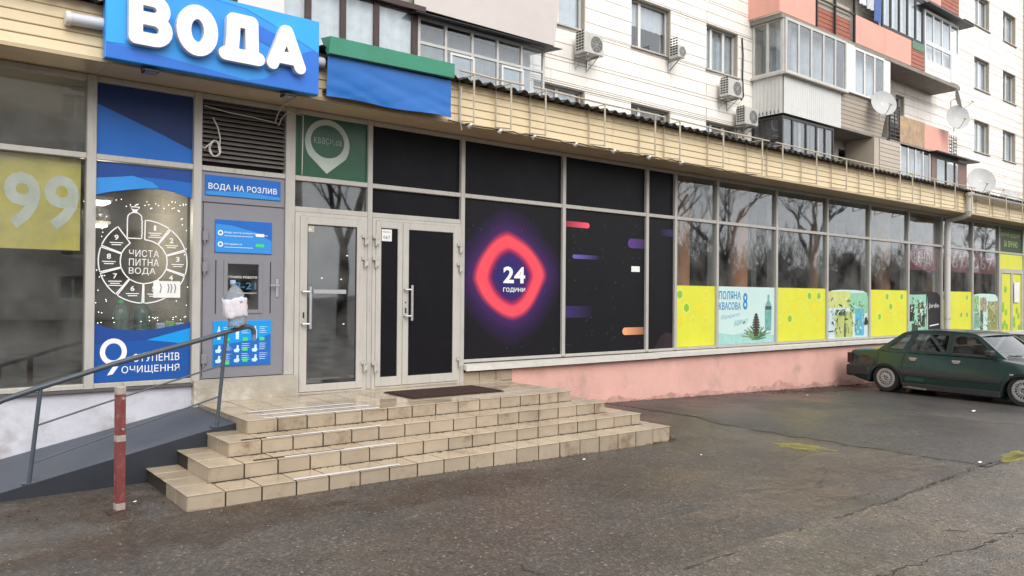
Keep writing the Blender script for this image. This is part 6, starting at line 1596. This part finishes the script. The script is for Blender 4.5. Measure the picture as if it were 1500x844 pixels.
for x, y, h, s, lab in ((17, -24, 15, 1, 'bare tree across the street, nearest to the kerb'), (40, -25, 18, 2, 'tall bare tree across the street, leaning limbs'), (49, -26, 17, 3, 'bare tree across the street with low forks'),
        (59, -25, 18, 4, 'bare tree across the street beyond the parking'), (94, -25, 18, 5, 'bare tree far across the street'), (108, -26, 18, 6, 'farthest bare tree across the street')): bare_tree(x, y, h, s, lab)
ob = thing('apartment_block', (2, -46, 0), 'grey panel apartment block across the street, mirrored in the left window', 'building')
M_pan = mat('grey_panel_wall', hx('c3bfb8', .8), .8, .08, 1)
hl = []
for k in range(5):
    for i in range(9): hl.append((-22+i*5.2, -22+i*5.2+1.8, 1.2+k*2.8, 2.7+k*2.8))
mb = MB()
for a, b, c, d in sub_rects(-24, 25, 0, 15, hl): mb.box(a, b, -46.4, -46, c, d)
sub('wall', mb, M_pan, ob)
sub('roof', MB().box(-24.3, 25.3, -58, -45.7, 15.001, 15.4), M_roof, ob)
sub('rooms', MB().box(-24, 25, -58, -46.9, 0, 15), M_room, ob)
for a, b, c, d in hl:
    f = MB().prism([[(a, c), (b, c), (b, d), (a, d)], [(a+.08, c+.08), ((a+b)/2-.04, c+.08), ((a+b)/2-.04, d-.08), (a+.08, d-.08)], [((a+b)/2+.04, c+.08), (b-.08, c+.08), (b-.08, d-.08), ((a+b)/2+.04, d-.08)]], lambda p, q: (p, -46.2, q), lambda p, q: (p, -46.26, q)).build('window', M_pvcw, ob)
    sub('window_pane', MB().box(a+.08, b-.08, -46.235, -46.225, c+.08, d-.08), M_glass_apt, f)
for k in range(5):
    for i in range(0, 9, 2):
        x = -22+i*5.2+2.2; q = MB().cbox(x, x+2.6, -46, -44.9, 1.0+k*2.8-.9, 1.12+k*2.8-.9).build('balcony', M_slab, ob); sub('parapet', MB().box(x, x+2.6, -44.93, -44.9, .22+k*2.8, 1.2+k*2.8), M_pan, q)
# leafless thicket along the far pavement: one tangled mass
hd = MB(); rp = random.Random(4)
for k in range(13000):
    x = rp.uniform(24, 120); y = -20.5+rp.uniform(-1.5, 1.5); top = 4.6+.9*math.sin(x*.7)+.6*math.sin(x*1.9+1); z = top*rp.random()**.6
    a, l = rp.uniform(0, 6.28), rp.uniform(.4, 1.1)
    hd.tube([(x, y, z-.2), (x+.4*l*math.cos(a), y+.4*l*math.sin(a), z+l)], .016, 3, False)
n = 160; core = []
for k in range(n+1):
    x = 24+96*k/n; top = 3.8+.8*math.sin(x*.7)+.6*math.sin(x*1.9+1)+rp.uniform(-.4, .4); core.append((x, top))
k0 = len(hd.v)
for x, t in core: hd.v += [(x, -19.2+rp.uniform(-.3, .3), 0), (x, -19.6+rp.uniform(-.3, .3), t*.8), (x, -20.6, t), (x, -22, 0)]
for k in range(n):
    for j in range(3): hd.f.append((k0+4*k+j, k0+4*k+j+1, k0+4*k+5+j, k0+4*k+4+j))
ho = hd.build('bare_thicket', M_bark, None, recalc=False); tag(ho, 'leafless brown thicket across the street', 'thicket', kind='stuff')
